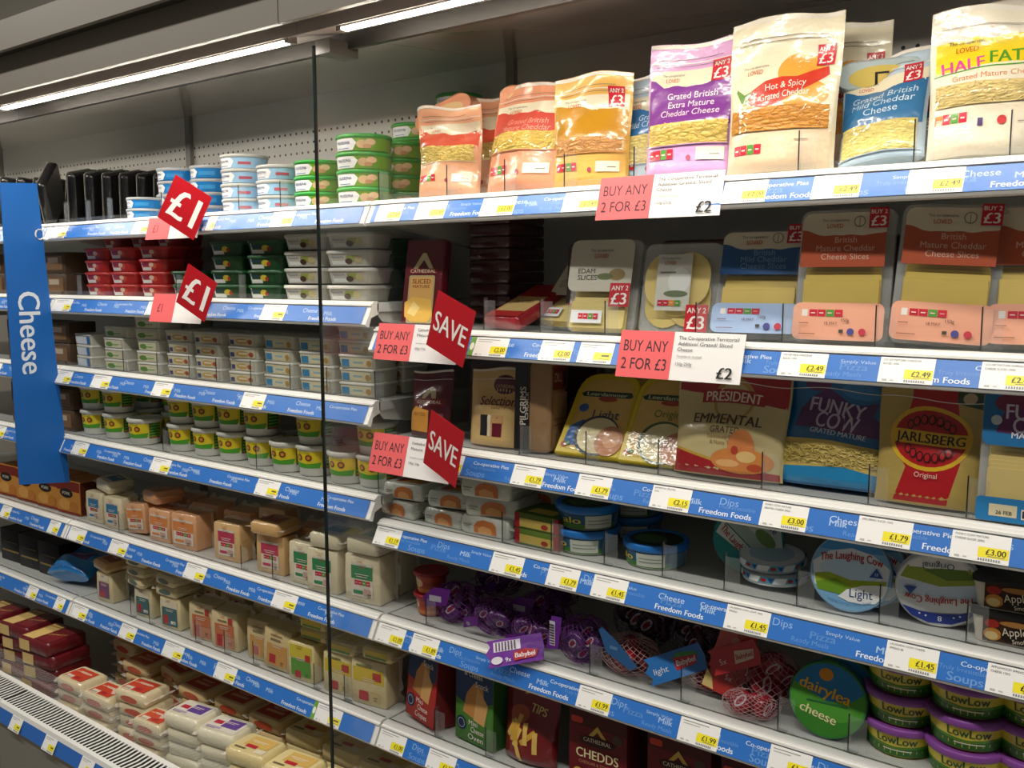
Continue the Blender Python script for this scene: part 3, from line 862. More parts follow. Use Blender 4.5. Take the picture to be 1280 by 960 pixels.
def funky_bag():
    w, h = .190, .172
    it = [('R', '#1c6aa2', -w / 2 + .003, .002, w / 2 - .003, h - .002), ('E', '#2f7db8', .03, h * .86, .03, .012), ('E', '#63295f', -.036, h * .9, .02, .012), ('P', '#5a2a66', [(-.066, h * .52), (.066, h * .46), (.074, h * .56), (.05, h * .66), (.055, h * .78), (.02, h * .73), (-.02, h * .86), (-.045, h * .78), (-.06, h * .68)]),
          ('T', '#cbbfd6', 'FUNKY', -.004, h * .70, .021, dict(w=.085, bold=1, rot=-5)), ('T', '#cbbfd6', 'COW', .0, h * .575, .023, dict(w=.066, bold=1, rot=-5)), ('T', '#c9d6de', 'GRATED MATURE', .004, h * .475, .0075, dict(w=.086, bold=1, rot=-4)),
          ('P', '#d3bb62', [(-w / 2 + .006, h * .13), (w / 2 - .006, h * .10), (w / 2 - .006, h * .36), (0, h * .41), (-w / 2 + .006, h * .41)]), ('P', '#2389bf', [(-w / 2 + .004, .004), (w / 2 - .004, .004), (w / 2 - .004, h * .12), (.02, h * .19), (-w / 2 + .004, h * .15)])]
    return bag('grated_cheese_bag', w, h, .06, it, '#1c6aa2', 34, shred=(h * .2, h * .36, '#d8bf66', .014), wr=.002)
BAG_FUNKY = funky_bag()
def jarlsberg():
    w, h = .148, .174
    it = [('R', '#b89f55', -w / 2 + .002, .002, w / 2 - .002, h - .002), ('P', '#b3171f', [(-.045, .004), (.03, .004), (.044, h * .36), (.03, h * .9), (.03, h - .004), (-.03, h - .004), (-.03, h * .85), (-.044, h * .4), (-.03, h * .3)]), ('P', '#2a4a2e', [(.03, h * .86), (w / 2 - .006, h * .80), (w / 2 - .006, h - .006), (.03, h - .006)]), ('E', '#c9b48a', .046, h * .9, .009, .008),
          ('E', '#e3b52a', 0, h * .545, .056, .046), ('E', '#b3171f', 0, h * .545, .050, .040), ('R', '#e3b52a', -.054, h * .49, .054, h * .60), ('T', '#1d1812', 'JARLSBERG', 0, h * .545, .013, dict(w=.094, bold=1))]
    for k in range(7):
        a = -.9 + k * .3
        for sg in (1, -1):
            it += [('E', '#2a1210', .036 * math.sin(a), h * .545 + sg * .027 * math.cos(a) , .0048, .0072), ('E', '#b3171f', .036 * math.sin(a), h * .545 + sg * .027 * math.cos(a), .0032, .0052)]
    it += [('T', '#e2c9b8', 'Original', 0, h * .25, .007, dict(w=.032))]
    return bag('cheese_slices_bag', w, h, .035, it, '#b89f55', 35, wr=.001)
BAG_JARL = jarlsberg()
def funky_slices():
    w, h = .145, .20
    top = [rpoly('#1c74ae', -w / 2 + .004, h * .58, w / 2 - .004, h - .003), ('E', '#7a2a4a', -.03, h * .9, .024, .014), ('P', '#6a2a62', [(-.05, h * .68), (.06, h * .66), (.066, h * .84), (.0, h * .88), (-.04, h * .84)]), ('T', '#d8cfe0', 'FUNKY', .004, h * .84, .022, dict(w=.084, bold=1)), ('T', '#d8cfe0', 'COW', .004, h * .74, .022, dict(w=.064, bold=1)), ('T', '#dfe6ea', 'MATURE', -.004, h * .665, .009, dict(w=.05, bold=1)), ('E', '#c9d6de', -.05, h * .77, .0075, .0075)]
    bot = [rpoly('#1f7ab4', -w / 2 + .002, .002, w / 2 - .002, h * .19, .006), ('R', '#d8cca8', -w * .36, .01, -w * .1, .028), ('T', '#4a4438', '26 FEB', -w * .22, .016, .0055, dict(w=.022, bold=1)), ('R', '#e2e2dc', -w * .06, .009, .006, .024), ('R', '#33332f', -w * .05, .011, .004, .022)]
    return slicepack('cheese_slices_pack', w, h, .026, top, '#d8c27a', (h * .22, h * .58), bot, nsl=7)
SL_FUNKY = funky_slices()

# --- shelf of spreads
def foil_pack():
    p = Proto('wrapped_cheese', 'cheese')
    b = B(); w, d, h = .115, .10, .036
    b.prism([(0, w * .93, d * .95, .006), (.004, w * .98, d, .006), (h * .5, w, d + .002, .006), (h - .004, w * .97, d * .99, .006), (h, w * .9, d * .92, .006)], film('#d6d9cc', .9, 50), n=3); p.part('wrapper', b)
    for sg in (-1, 1):
        b = B(); V = []
        for k in range(9):
            y = -d / 2 + d * k / 8
            V += [(sg * w * .5, y, h * .5 + .002), (sg * (w * .5 + .011), y * .9, h * .5 + .002 * (k % 2))]
        b.add(V, [(2 * k, 2 * k + 2, 2 * k + 3, 2 * k + 1) for k in range(8)], film('#cfd2c4')); p.part('crimped_end', b)
    fm = lambda u, v, o: (u, -d / 2 - .0022 - o + abs(v - .018) * .06, v)
    b = B(); pr(b, [('P', '#d0793a', [(-.022, .004), (.03, .004), (.03, .022), (.022, .029), (.0, .031), (-.014, .027), (-.022, .018)]), ('P', '#e6a765', [(-.012, .004), (.022, .004), (.018, .016), (0, .02), (-.012, .014)]), ('R', '#8f9286', -.048, .018, -.028, .020), ('R', '#8f9286', -.048, .013, -.032, .0145)], fm, mf=film)
    p.part('front_print', b)
    b = B(); pr(b, [('P', '#a8452a', [(-.035, -.03), (.035, -.03), (.04, .02), (0, .034), (-.04, .02)]), ('P', '#d9a24a', [(-.02, -.028), (.03, -.028), (.034, .004), (.0, .01)])], topside(h), mf=film); p.part('top_print', b)
    return p
FOIL = foil_pack()
def carton(name, w, d, h, base, front, right=None, top=None, cat='carton', e=.0012):
    p = Proto(name, cat)
    b = B(); b.block(w, d, h, e, card(base)); p.part('carton', b)
    b = B(); pr(b, front, flat(-d / 2)); p.part('front_print', b)
    if right: b = B(); pr(b, right, rightside(w / 2)); p.part('side_print', b)
    if top: b = B(); pr(b, top, topside(h)); p.part('top_print', b)
    return p
GREENBOX = carton('cheese_carton', .10, .085, .030, '#5f7a2e', [('R', '#a32030', -.05, .001, -.038, .029), ('R', '#a32030', .04, .001, .05, .029), ('R', '#c9b25a', -.038, .004, .04, .020), ('E', '#a33a2a', .02, .01, .008, .005)], [('R', '#8a1f2c', -.042, .001, .042, .029)], [('R', '#4f6a2a', -.05, -.042, .05, .042), ('R', '#c9b25a', -.03, -.03, .03, .0)])
def tub(name, r0, r1, h, body, lid, items, lidh=.010, rim=.0035, cat='tub', n=30, lidtop=None, oval=None, topitems=None, ml=None):
    """round tub: tapered body, wrapped print and a snap lid"""
    p = Proto(name, cat)
    b = B(); b.lathe([(r0 - .003, 0), (r0, .0025), (r1, h - lidh * .6)], plas(body), n); p.part('tub_body', b)
    b = B(); pr(b, items, round_(r0, 0, (r1 - r0) / h), ml=.010, mf=plas, o0=.0007); p.part('label_print', b)
    b = B(); b.lathe([(r1 + rim - .0015, h - lidh), (r1 + rim, h - lidh + .0015), (r1 + rim, h - .002), (r1 + rim - .002, h), (r1 - .003, h), (r1 - .005, h - .0018)], plas(lid), n)
    if topitems: pr(b, topitems, topside(h - .0018))
    p.part('lid', b)
    return p
TUB_BLUE = tub('cheese_spread_tub', .052, .056, .044, '#cfd2c6', '#1d74c4', [('R', '#1d5a7a', -.10, .003, .10, .030), ('R', '#3f7a2c', -.10, .003, .10, .012), ('R', '#c9cec0', .005, .005, .055, .028), ('R', '#8f968c', .01, .018, .05, .020), ('R', '#8f968c', .01, .012, .05, .014), ('T', '#e6cf3a', 'alo', -.02, .019, .011, dict(w=.036, bold=1)), ('R', '#5a7f9a', .062, .004, .1, .029)], lidh=.013, topitems=[('E', '#2a3a34', 0, 0, .048, .048), ('E', '#4a6a3c', -.005, -.008, .03, .026)])
def wheel(front, side, d=.017, dia=.115, sidecol='#c9d4dc'):
    p = Proto('cheese_triangles_box', 'cheese box')
    b = B(); b.slab(dia - .002, dia - .002, d * .55, dia / 2, card(sidecol), y=d * .22, z=.001, e=.0006, n=9); p.part('box_base', b)
    b = B(); b.slab(dia, dia, d * .6, dia / 2, card(sidecol), y=-d * .2, e=.0012, n=9)
    p.part('box_lid', b)
    b = B(); pr(b, front, flat(-d * .5)); p.part('face_print', b)
    b = B()
    def edge(u, v, o):
        r_ = dia / 2 + .0003 + o; a = u / (dia / 2)
        return (r_ * math.sin(a), -d * .2 - v, dia / 2 - r_ * math.cos(a))
    pr(b, side, edge, ml=.012); p.part('edge_print', b)
    return p
def disc(rad, cu, cv, col): return ('E', col, cu, cv, rad, rad)
def chord(col, rad, c, a0, a1, n=16):
    """circle segment between two angles (degrees), centre height c"""
    return ('P', col, [(rad * math.cos(R(a0 + (a1 - a0) * k / n)), c + rad * math.sin(R(a0 + (a1 - a0) * k / n))) for k in range(n + 1)])
C_ = .0575
LIGHT = wheel([disc(.0555, 0, C_, '#7fb2d8'), chord('#4a92cc', .0555, C_, 35, 145), ('P', '#dfe6ea', [(-.054, C_ + .012), (-.03, C_ + .03), (0, C_ + .037), (.03, C_ + .03), (.054, C_ + .012), (.05, C_ - .022), (0, C_ - .034), (-.05, C_ - .022)]), ('E', '#c3dcee', 0, C_ + .004, .044, .016),
               ('P', '#9db52e', [(-.051, C_ - .006), (-.03, C_ - .002), (0, C_ - .010), (.05, C_ - .006), (.047, C_ - .026), (0, C_ - .034), (-.046, C_ - .028)]), ('P', '#6f9a28', [(-.048, C_ - .018), (-.02, C_ - .01), (0, C_ - .022), (0, C_ - .034), (-.044, C_ - .029)]), ('P', '#eef1ee', [(-.016, C_ - .036), (-.004, C_ - .024), (.016, C_ - .016), (.034, C_ - .013), (.052, C_ - .012), (.048, C_ - .027), (.036, C_ - .040), (.018, C_ - .043), (0, C_ - .042)]),
               ('T', '#b0262c', 'The Laughing Cow', 0, C_ + .026, .0115, dict(w=.088, bold=1, arc=-3.5)), ('T', '#2a3f7a', 'Light', .016, C_ - .028, .013, dict(w=.032)), ('P', '#2c55a8', [(.026, C_ - .002), (.045, C_ - .002), (.0355, C_ + .012)]), ('T', '#dfe8f2', '25', .0355, C_ + .003, .004, {}),
               ('T', '#4a82b8', 'Laughing Cow Light Cheese Spread', 0, C_ - .044, .0035, dict(w=.06, arc=6))], [('R', '#7fb2d8', -.17, -.006, .17, .004)], sidecol='#9fc0da')
ORIG = wheel([disc(.0555, 0, C_, '#dfe2e2'), ('P', '#c3d4e4', [(-.054, C_ + .010), (.054, C_ + .010), (.053, C_ - .012), (-.053, C_ - .012)]), ('P', '#8f9f3a', [(-.046, C_ - .012), (0, C_ - .006), (.05, C_ - .018), (.04, C_ - .036), (.0, C_ - .030), (-.04, C_ - .036)]), ('P', '#5f7a2c', [(-.046, C_ - .02), (-.01, C_ - .016), (.02, C_ - .03), (-.03, C_ - .038)]), ('P', '#e4e4e0', [(-.038, C_ - .034), (.038, C_ - .034), (.03, C_ - .046), (0, C_ - .055), (-.03, C_ - .046)]),
              ('P', '#2a3f94', [(-.049, C_ + .026), (-.025, C_ + .034), (0, C_ + .036), (.025, C_ + .034), (.049, C_ + .026), (.036, C_ + .042), (.015, C_ + .051), (-.015, C_ + .051), (-.036, C_ + .042)]), ('T', '#dfe4ee', '8', 0, C_ + .0435, .008, dict(bold=1)), ('E', '#dfe4ee', -.018, C_ + .040, .0014, .0014), ('E', '#dfe4ee', .018, C_ + .040, .0014, .0014), ('E', '#dfe4ee', -.026, C_ + .037, .0014, .0014), ('E', '#dfe4ee', .026, C_ + .037, .0014, .0014),
              ('T', '#b0262c', 'The Laughing Cow', 0, C_ + .017, .0105, dict(w=.09, bold=1, arc=-3)), ('P', '#2c4fa0', [(.028, C_ - .004), (.046, C_ - .004), (.037, C_ + .008)]), ('T', '#35406a', 'Original', 0, C_ - .038, .009, dict(w=.04))], [('R', '#dadada', -.17, -.006, .17, .004)], sidecol='#cfd3d8')
BLUEW = wheel([disc(.0555, 0, C_, '#2e8a86'), ('P', '#dfe3da', [(-.054, C_ + .008), (.054, C_ + .012), (.05, C_ + .026), (.02, C_ + .053), (-.02, C_ + .053), (-.05, C_ + .026)]), ('P', '#b9cdbb', [(-.05, C_ + .012), (.054, C_ + .012), (.054, C_ - .01), (-.05, C_ - .006)]), ('P', '#dfe3da', [(-.05, C_ - .008), (.05, C_ - .012), (.045, C_ - .032), (0, C_ - .026), (-.045, C_ - .03)]), ('E', '#7fa05a', .02, C_ + .018, .02, .01),
               ('T', '#b0262c', 'The Laughing Cow', 0, C_ - .019, .0115, dict(w=.088, bold=1, arc=2)), ('T', '#35406a', 'Blue', .012, C_ + .038, .010, dict(w=.028))], [('R', '#2e8a86', -.17, -.006, .17, .004)], sidecol='#3f8a86')
SKYW = wheel([disc(.0555, 0, C_, '#dce4ea'), ('E', '#a9c6dc', 0, C_, .04, .04)], [('R', '#6fb6cc', -.18, -.006, .18, .005)] + [x for k in range(5) for x in (('P', '#e6ecec', [(-.11 + .045 * k, -.006), (-.09 + .045 * k, -.006), (-.085 + .045 * k, .005), (-.105 + .045 * k, .005)]), ('E', '#b0262c', -.08 + .045 * k, -.0005, .005, .003), ('P', '#2c55a8', [(-.073 + .045 * k, .003), (-.063 + .045 * k, .003), (-.067 + .045 * k, -.005)]))], sidecol='#d3dde2')
def applewood():
    p = Proto('cheese_spread_box', 'cheese box')
    w, d, h = .115, .085, .046
    b = B(); b.prism([(0, w * .9, d * .9, .012), (h - .008, w, d, .014)], plas('#d5cfbd'), n=3); p.part('tray', b)
    b = B(); b.prism([(h - .009, w + .004, d + .004, .014), (h - .002, w + .004, d + .004, .014), (h, w - .002, d - .002, .012)], plas('#22211f'), n=3); p.part('lid', b)
    b = B(); sl = lambda u, v, o: (u, -d * .45 - v * .1 - .0012 - o, v)
    pr(b, [('R', '#3b2114', -.042, .002, .052, .037), ('E', '#c98a3a', -.03, .013, .011, .009), ('E', '#e3c98a', -.031, .011, .008, .006), ('E', '#a32a22', -.031, .028, .009, .006), ('E', '#a8743a', -.002, .031, .02, .004), ('E', '#1f120c', .004, .014, .024, .012), ('T', '#e9dcc4', 'Apple', -.004, .021, .011, dict(w=.03, rot=8)), ('T', '#e9dcc4', 'Smoked', .006, .009, .006, dict(w=.024, rot=8))], sl); p.part('sleeve', b)
    return p
APPLE = applewood()

# --- net bags of small waxed cheeses
def net_bag(name, wax, seed, n, rx, ry, rz, cardcol, cardpts, cardtext, netcol='#7a2c8a', labelpat=True, cheeser=.021):
    rnd = random.Random(seed)
    p = Proto(name, 'cheese net')
    cs = []
    tries = 0
    while len(cs) < n and tries < 4000:
        tries += 1
        q = Vector((rnd.uniform(-1, 1), rnd.uniform(-1, 1), rnd.uniform(-1, 1)))
        if q.length > 1: continue
        c = Vector((q.x * (rx - cheeser), q.y * (ry - cheeser), rz + q.z * (rz - cheeser)))
        if all((c - o).length > cheeser * 1.12 for o in cs): cs.append(c)
    for c in cs:
        b = B(); a = Vector((rnd.gauss(0, 1), -1.2, rnd.gauss(0, .7))).normalized(); e1 = a.orthogonal().normalized(); e2 = a.cross(e1)
        rings = []
        for r_, hh in ((.7, -.42), (.95, -.3), (1, 0), (.95, .3), (.72, .42)):
            rings.append([tuple(c + (e1 * math.cos(t_) + e2 * math.sin(t_)) * r_ * cheeser - a * hh * cheeser) for t_ in [2 * math.pi * k / 14 for k in range(14)]])
        b.loft(rings, M(wax, rough=.25, coat=.3))
        if labelpat:
            t0 = c + a * cheeser * .44
            b.add([tuple(t0 + (e1 * math.cos(t_) * .62 + e2 * math.sin(t_) * .34) * cheeser) for t_ in [2 * math.pi * k / 12 for k in range(12)]], [tuple(range(12))], card('#d8cfd6'))
            t0 = c + a * cheeser * .455
            b.add([tuple(t0 + (e1 * math.cos(t_) * .45 + e2 * math.sin(t_) * .2) * cheeser) for t_ in [2 * math.pi * k / 12 for k in range(12)]], [tuple(range(12))], card('#a02838'))
        p.part('waxed_cheese', b)
    b = B()
    nu, nv = 22, 11
    nm = M(netcol, rough=.35)
    def ell(i, j):
        th = 2 * math.pi * i / nu; ph = math.pi * (j / nv - .5)
        k = .97 + .05 * math.sin(i * 2.1 + j)
        return (rx * k * math.cos(th) * math.cos(ph), ry * k * math.sin(th) * math.cos(ph), rz + rz * min(k, 1.0) * math.sin(ph))
    for i in range(nu):
        for j in range(1, nv - 1):
            for s_ in (1, -1):
                b.tube([ell(i, j), ell(i + s_ * .5 * 1, j + .5), ell(i + s_, j + 1)], .00055, nm, 3)
    p.part('net', b, kind='stuff')
    if cardpts:
        b = B()
        b.loft([[(x, yy, z) for x, z in cardpts] for yy in (-ry - .004, -ry - .0028)], card(cardcol), False)
        pr(b, cardtext, flat(-ry - .004)); p.part('card_tag', b)
    return p
PUR = '#5c1d78'
NET_PURPLE = net_bag('cheese_net_bag', '#5a2a6a', 41, 15, .06, .045, .042, PUR, [(-.05, .04), (.0, .05), (.012, .085), (-.03, .082), (-.055, .06)], [('R', '#a9a2b0', -.04, .054, -.012, .066)])
NET_PURPLE2 = net_bag('cheese_net_bag', '#4e2a5e', 42, 13, .053, .045, .038, PUR, [(-.045, .012), (.0, .03), (.0, .046), (-.045, .034)], [('E', '#8a8090', -.03, .025, .006, .004)])
NET_CARD = net_bag('cheese_net_bag', '#53306a', 43, 11, .05, .045, .045, '#6a2a92', [(-.052, .03), (-.026, .035), (-.018, .095), (-.04, .094)], [('R', '#d5cfda', -.044, .04, -.032, .085)] + [('R', '#4a3a52', -.043, .042 + k * .005, -.033, .0445 + k * .005) for k in range(8)])
NET_RED = net_bag('cheese_net_bag', '#9a1f2a', 44, 14, .056, .045, .036, '#2d5f94', [(-.02, .05), (.03, .03), (.045, .04), (.0, .075), (-.03, .092), (-.036, .085)], [('R', '#5a86b0', -.012, .058, .004, .064)], netcol='#c9a0a0', labelpat=True, cheeser=.021)
NET_RED2 = net_bag('cheese_net_bag', '#8f1c28', 45, 13, .058, .045, .05, None, None, None, netcol='#b88890', labelpat=True, cheeser=.023)
NET_LOW = net_bag('cheese_net_bag', '#8f1c28', 46, 7, .058, .04, .026, None, None, None, netcol='#c09a9a', labelpat=True, cheeser=.024)
NET_DARK = net_bag('cheese_net_bag', '#47161e', 47, 12, .062, .05, .052, None, None, None, netcol='#5a5a7a', labelpat=True, cheeser=.024)
def hang_card(col, w, h, items, notch=True):
    p = Proto('net_bag_tag', 'tag')
    pts = [(-w / 2, 0), (w / 2, 0), (w / 2 + .004, h * .5), (w / 2, h), (-w / 2, h), (-w / 2 + .006, h * .75), (-w / 2 - .004, h * .5), (-w / 2 + .006, h * .25)]
    b = B(); b.loft([[(x, yy, z) for x, z in pts] for yy in (-.0008, .0008)], film(col, .3), False); p.part('card', b)
    b = B(); pr(b, items, flat(-.0008), mf=film); p.part('lettering', b)
    return p
TAG_PURPLE = hang_card('#6a2392', .105, .05, [('R', '#d8d2de', -.04, .027, .012, .045)] + [('R', '#5a4a62', -.036 + .006 * k, .028, -.033 + .006 * k, .044) for k in range(7)] + [('E', '#d8d2de', -.034, .011, .011, .007), ('P', '#a8242e', [(-.002, .006), (.04, .008), (.046, .02), (.02, .026), (-.002, .022)]), ('T', '#eee6ea', 'Babybel', .02, .0155, .0085, dict(w=.038, bold=1)), ('T', '#e6dff0', '9x', -.012, .010, .008, dict(bold=1))])
TAG_BLUE = hang_card('#2b74bc', .10, .045, [('P', '#b8282f', [(0, .012), (.036, .014), (.042, .028), (0, .034)]), ('T', '#efe8ea', 'Babybel', .02, .023, .009, dict(w=.034, bold=1)), ('T', '#dfe8f2', 'light', -.026, .02, .010, dict(w=.026)), ('P', '#3f8a3a', [(0, .034), (.042, .028), (.04, .034), (.01, .04)])])
TAG_RED = hang_card('#b4332c', .06, .115, [('R', '#c8564a', -.03, .05, .0, .11), ('P', '#d9c27a', [(-.03, .002), (-.01, .002), (-.018, .02), (-.03, .03)]), ('T', '#e6cfc0', '5x', .008, .03, .009, {}), ('E', '#cf7a6a', 0, .09, .007, .007)])
TAG_RED2 = hang_card('#b02a2c', .085, .04, [('P', '#cfb8a0', [(.0, .01), (.034, .012), (.038, .026), (.004, .03)]), ('T', '#a8242e', 'Babybel', .019, .02, .008, dict(w=.03, bold=1)), ('T', '#e2c9c4', '5x', -.02, .018, .009, {})])
DAIRY = wheel([disc(.0545, 0, C_, '#2a7ab0'), ('P', '#4f9a34', [(.0545 * math.cos(R(a)), C_ + .0545 * math.sin(R(a))) for a in range(160, 381, 10)] + [(.035, C_ + .004), (0, C_ - .002), (-.035, C_ + .012)]), ('P', '#3c842c', [(.0545 * math.cos(R(a)), C_ + .0545 * math.sin(R(a))) for a in range(200, 341, 10)] + [(.02, C_ - .03), (-.02, C_ - .024)]),
               ('E', '#d8902a', -.004, C_ + .038, .0105, .0095), ('T', '#f0b52e', 'dairylea', -.004, C_ + .014, .0165, dict(w=.078, bold=1, rot=-12)), ('T', '#e8e2a8', 'cheese', -.012, C_ - .022, .0135, dict(w=.056, bold=1, rot=-14)), ('R', '#2a6a40', -.03, C_ - .006, .03, C_ - .0035)], [('R', '#2f7a9a', -.17, -.006, .17, .004)], d=.024, sidecol='#3f8a4a')
LOW = tub('cheese_spread_tub', .050, .058, .052, '#d9c93a', '#8a4a9e', [('R', '#d9c64a', -.155, .003, .155, .044), ('P', '#2f6a24', [(-.15, .003), (.15, .003), (.15, .012), (.05, .020), (0, .015), (-.05, .020), (-.15, .012)]), ('P', '#4f8a2c', [(-.12, .016), (-.05, .020), (.0, .016), (.06, .020), (.12, .016), (.12, .0185), (.05, .024), (0, .0195), (-.05, .024), (-.12, .0185)]), ('T', '#23502a', 'LowLow', .004, .031, .0135, dict(w=.058, bold=1)), ('R', '#dfe6c8', -.016, .0125, .026, .0145), ('R', '#20281c', -.075, .02, -.07, .036), ('R', '#20281c', -.068, .024, -.065, .036)], lidh=.012, rim=.004, ml=.01)
REDCUP = tub('snack_cup', .034, .042, .058, '#b8402a', '#8f1c22', [('R', '#b54a2a', -.11, .004, .11, .045), ('E', '#d9b88a', -.018, .030, .018, .012), ('T', '#8a2a1c', 'Soft', .016, .030, .011, dict(w=.026)), ('R', '#c9782f', -.05, .006, .05, .016)], lidh=.010, rim=.005)
# --- cartons on the lowest shelf
def crisp_box(base, top, lab, emb):
    return carton('snack_carton', .105, .10, .155, base, [('P', top, [(-.052, .085), (.0, .072), (.052, .098), (.052, .154), (-.052, .154)]), ('P', '#c98a4a', [(-.03, .06), (.012, .05), (.03, .078), (.026, .118), (.0, .125), (-.02, .1)]), ('P', '#dca868', [(.0, .05), (.03, .045), (.04, .09), (.01, .12)]), ('E', '#1d2a4a', -.034, .035, .014, .014), ('E', '#a9b8c8', -.034, .035, .010, .010), ('E', '#1d2a4a', -.034, .035, .0085, .0085),
            ('T', '#f0e6dc', 'Mini', 0, .043, .010, dict(w=.024)), ('T', '#f0e6dc', 'Cheese', .012, .03, .011, dict(w=.036)), ('T', '#f0e6dc', lab, .008, .015, .011, dict(w=.042)), ('T', '#e8e0d0', '& Cheese', .0, .143, .012, dict(w=.05)), ('T', '#e8e0d0', 'Snack', .024, .126, .011, dict(w=.036))], [('R', emb, -.048, .002, .048, .15)], cat='snack box')
CRISP_RED = crisp_box('#b8302c', '#1f3560', 'Crispies', '#6a1f22')
CRISP_GREEN = crisp_box('#4f8a34', '#1f3f6a', 'Oven', '#2f5a28')
def tips_bag():
    w, h = .12, .16
    it = [('R', '#7a161c', -w / 2 + .002, .002, w / 2 - .002, h - .002), ('P', '#c9a24a', [(-.02, h * .78), (0, h * .90), (.022, h * .78), (.014, h * .78), (0, h * .85), (-.012, h * .78)]), ('T', '#dcc27a', 'TIPS', .02, h * .64, .014, dict(w=.036, rot=-8, bold=1)), ('E', '#a84a1c', -.02, h * .56, .022, .016)]
    rnd = random.Random(3)
    for k in range(9):
        x, y, a = rnd.uniform(-.035, .035), rnd.uniform(.02, .07), rnd.uniform(.6, 2.2)
        dx, dy = math.cos(a), math.sin(a)
        it.append(('P', '#d9a83a' if k % 2 else '#e6c060', [(x - .006 * dy, y + .006 * dx), (x - .006 * dy - .03 * dx, y + .006 * dx - .03 * dy)][::-1] + [(x + .003 * dy - .03 * dx, y - .003 * dx - .03 * dy), (x + .003 * dy, y - .003 * dx)][::-1] if False else [(x - .02 * dx - .005 * dy, y - .02 * dy + .005 * dx), (x - .02 * dx + .005 * dy, y - .02 * dy - .005 * dx), (x + .02 * dx + .005 * dy, y + .02 * dy - .005 * dx), (x + .02 * dx - .005 * dy, y + .02 * dy + .005 * dx)]))
    return bag('snack_bag', w, h, .06, it, '#7a161c', 51, cat='snack bag', edge='#5a1015')
TIPS = tips_bag()
CHEDDS = carton('snack_carton', .118, .10, .15, '#5a1218', [('R', '#6a151c', -.058, .001, .058, .149), ('R', '#4a0f14', -.058, .118, .058, .149), rpoly('#c9402a', -.054, .122, -.030, .134, .004), ('P', '#cfae52', [(-.022, .098), (0, .124), (.022, .098), (.013, .098), (0, .113), (-.013, .098)]), ('E', '#4a3a30', .040, .108, .010, .010), ('E', '#3a1418', 0, .094, .036, .010), ('T', '#d9cbb0', 'CATHEDRAL', 0, .095, .0075, dict(w=.056, bold=1)),
                 ('T', '#e9dcaa', 'CHEDDS', 0, .068, .017, dict(w=.086, bold=1)), ('T', '#c98a6a', 'CHEDDAR & TOASTED', 0, .051, .0055, dict(w=.074)), ('E', '#d8b24a', -.038, .03, .010, .008), ('E', '#cfa13c', -.018, .02, .010, .008), ('E', '#d8b24a', .01, .028, .010, .008), ('E', '#cfa13c', .034, .02, .010, .008)], cat='snack box')

# --- middle cabinet
def soft_tub(body, lid, logo, right, round_tub=True, r=.053, h=.034):
    it = [('R', body, -.13, .002, .13, h - .008), ('P', '#eef0f2', [(-.062, .003), (-.012, .003), (-.004, h * .5), (-.012, h - .009), (-.062, h - .009)]), ('T', logo, 'PHILADELPHIA', -.035, h * .5, .0058, dict(w=.036, bold=1)), ('R', '#4a7fae', -.05, h * .16, -.02, h * .2)] + right
    return tub('soft_cheese_tub', r - .002, r, h, body, lid, it, lidh=.008, rim=.003, n=24)
T_LBLUE = soft_tub('#9cc6e6', '#b9bcb8', '#2a4a7a', [('R', '#c05a6a', .006, .010, .034, .016)])
T_BLUE = soft_tub('#1d7cc4', '#aeb4b8', '#2a4a8a', [('R', '#3f97d4', .0, .008, .04, .018)])
T_GREEN = soft_tub('#72a82c', '#2fa03c', '#2a4a7a', [('E', '#d9b88a', .006, .014, .010, .008), ('E', '#e6c49a', .022, .018, .010, .006), ('E', '#c99a6a', .016, .010, .008, .004)])
def square_tub(body, lid, pics, w=.108, d=.085, h=.033):
    p = Proto('soft_cheese_tub', 'tub')
    b = B(); b.prism([(0, w * .9, d * .88, .016), (h - .006, w, d, .02)], plas(body), n=3); p.part('tub_body', b)
    b = B(); fn = lambda u, v, o: (u * (.9 + .1 * v / h), -d * .44 - d * .06 * v / h - o, v)
    pr(b, [('R', '#dfe2dc', -w * .36, .003, 0, h - .008), ('T', '#2a3f7a', 'PHILADELPHIA', -w * .22, h * .58, .0055, dict(w=.032, bold=1))] + pics, fn); p.part('label_print', b)
    b = B(); b.prism([(h - .007, w + .005, d + .005, .022), (h - .0015, w + .005, d + .005, .022), (h, w, d, .02)], plas(lid), n=3); p.part('lid', b)
    return p
T_RED = square_tub('#b02a28', '#c23a34', [('E', '#c9543a', .012, .015, .012, .008), ('E', '#dfc0a8', .002, .018, .010, .006)])
T_DGREEN = square_tub('#1f4a28', '#2a5a34', [('E', '#c9b83a', .006, .015, .012, .007), ('E', '#a8342a', .016, .013, .006, .005)])
T_GREY = square_tub('#b9b6a8', '#c9c6bc', [('E', '#8f9a4a', .014, .017, .018, .008), ('E', '#4a3428', .004, .010, .010, .006), ('E', '#b8ac7a', .03, .014, .010, .008)], w=.118, d=.09)
def mini_box(pics, w=.106, d=.085, h=.031):
    p = Proto('cheese_box', 'cheese box')
    b = B(); b.prism([(0, w * .92, d * .9, .006), (h - .004, w * .97, d * .97, .006)], plas('#c6c4b4'), n=2); p.part('tray', b)
    b = B(); pr(b, [('R', '#cfc9a8', -w * .42, .003, w * .42, h - .007)] + pics, lambda u, v, o: (u, -d * .45 - .0015 - d * .035 * v / h - o, v)); p.part('label_print', b)
    b = B(); b.prism([(h - .005, w, d, .007), (h - .001, w, d, .007), (h, w - .004, d - .004, .006)], plas('#d3d2c6'), n=2); p.part('lid', b)
    return p
_w = .106
MB_GREEN = mini_box([('E', '#5f8a3c', -.02, .012, .018, .007), ('E', '#8fae6a', .012, .014, .018, .005), ('R', '#d8d3bc', -.005, .014, .03, .018)])
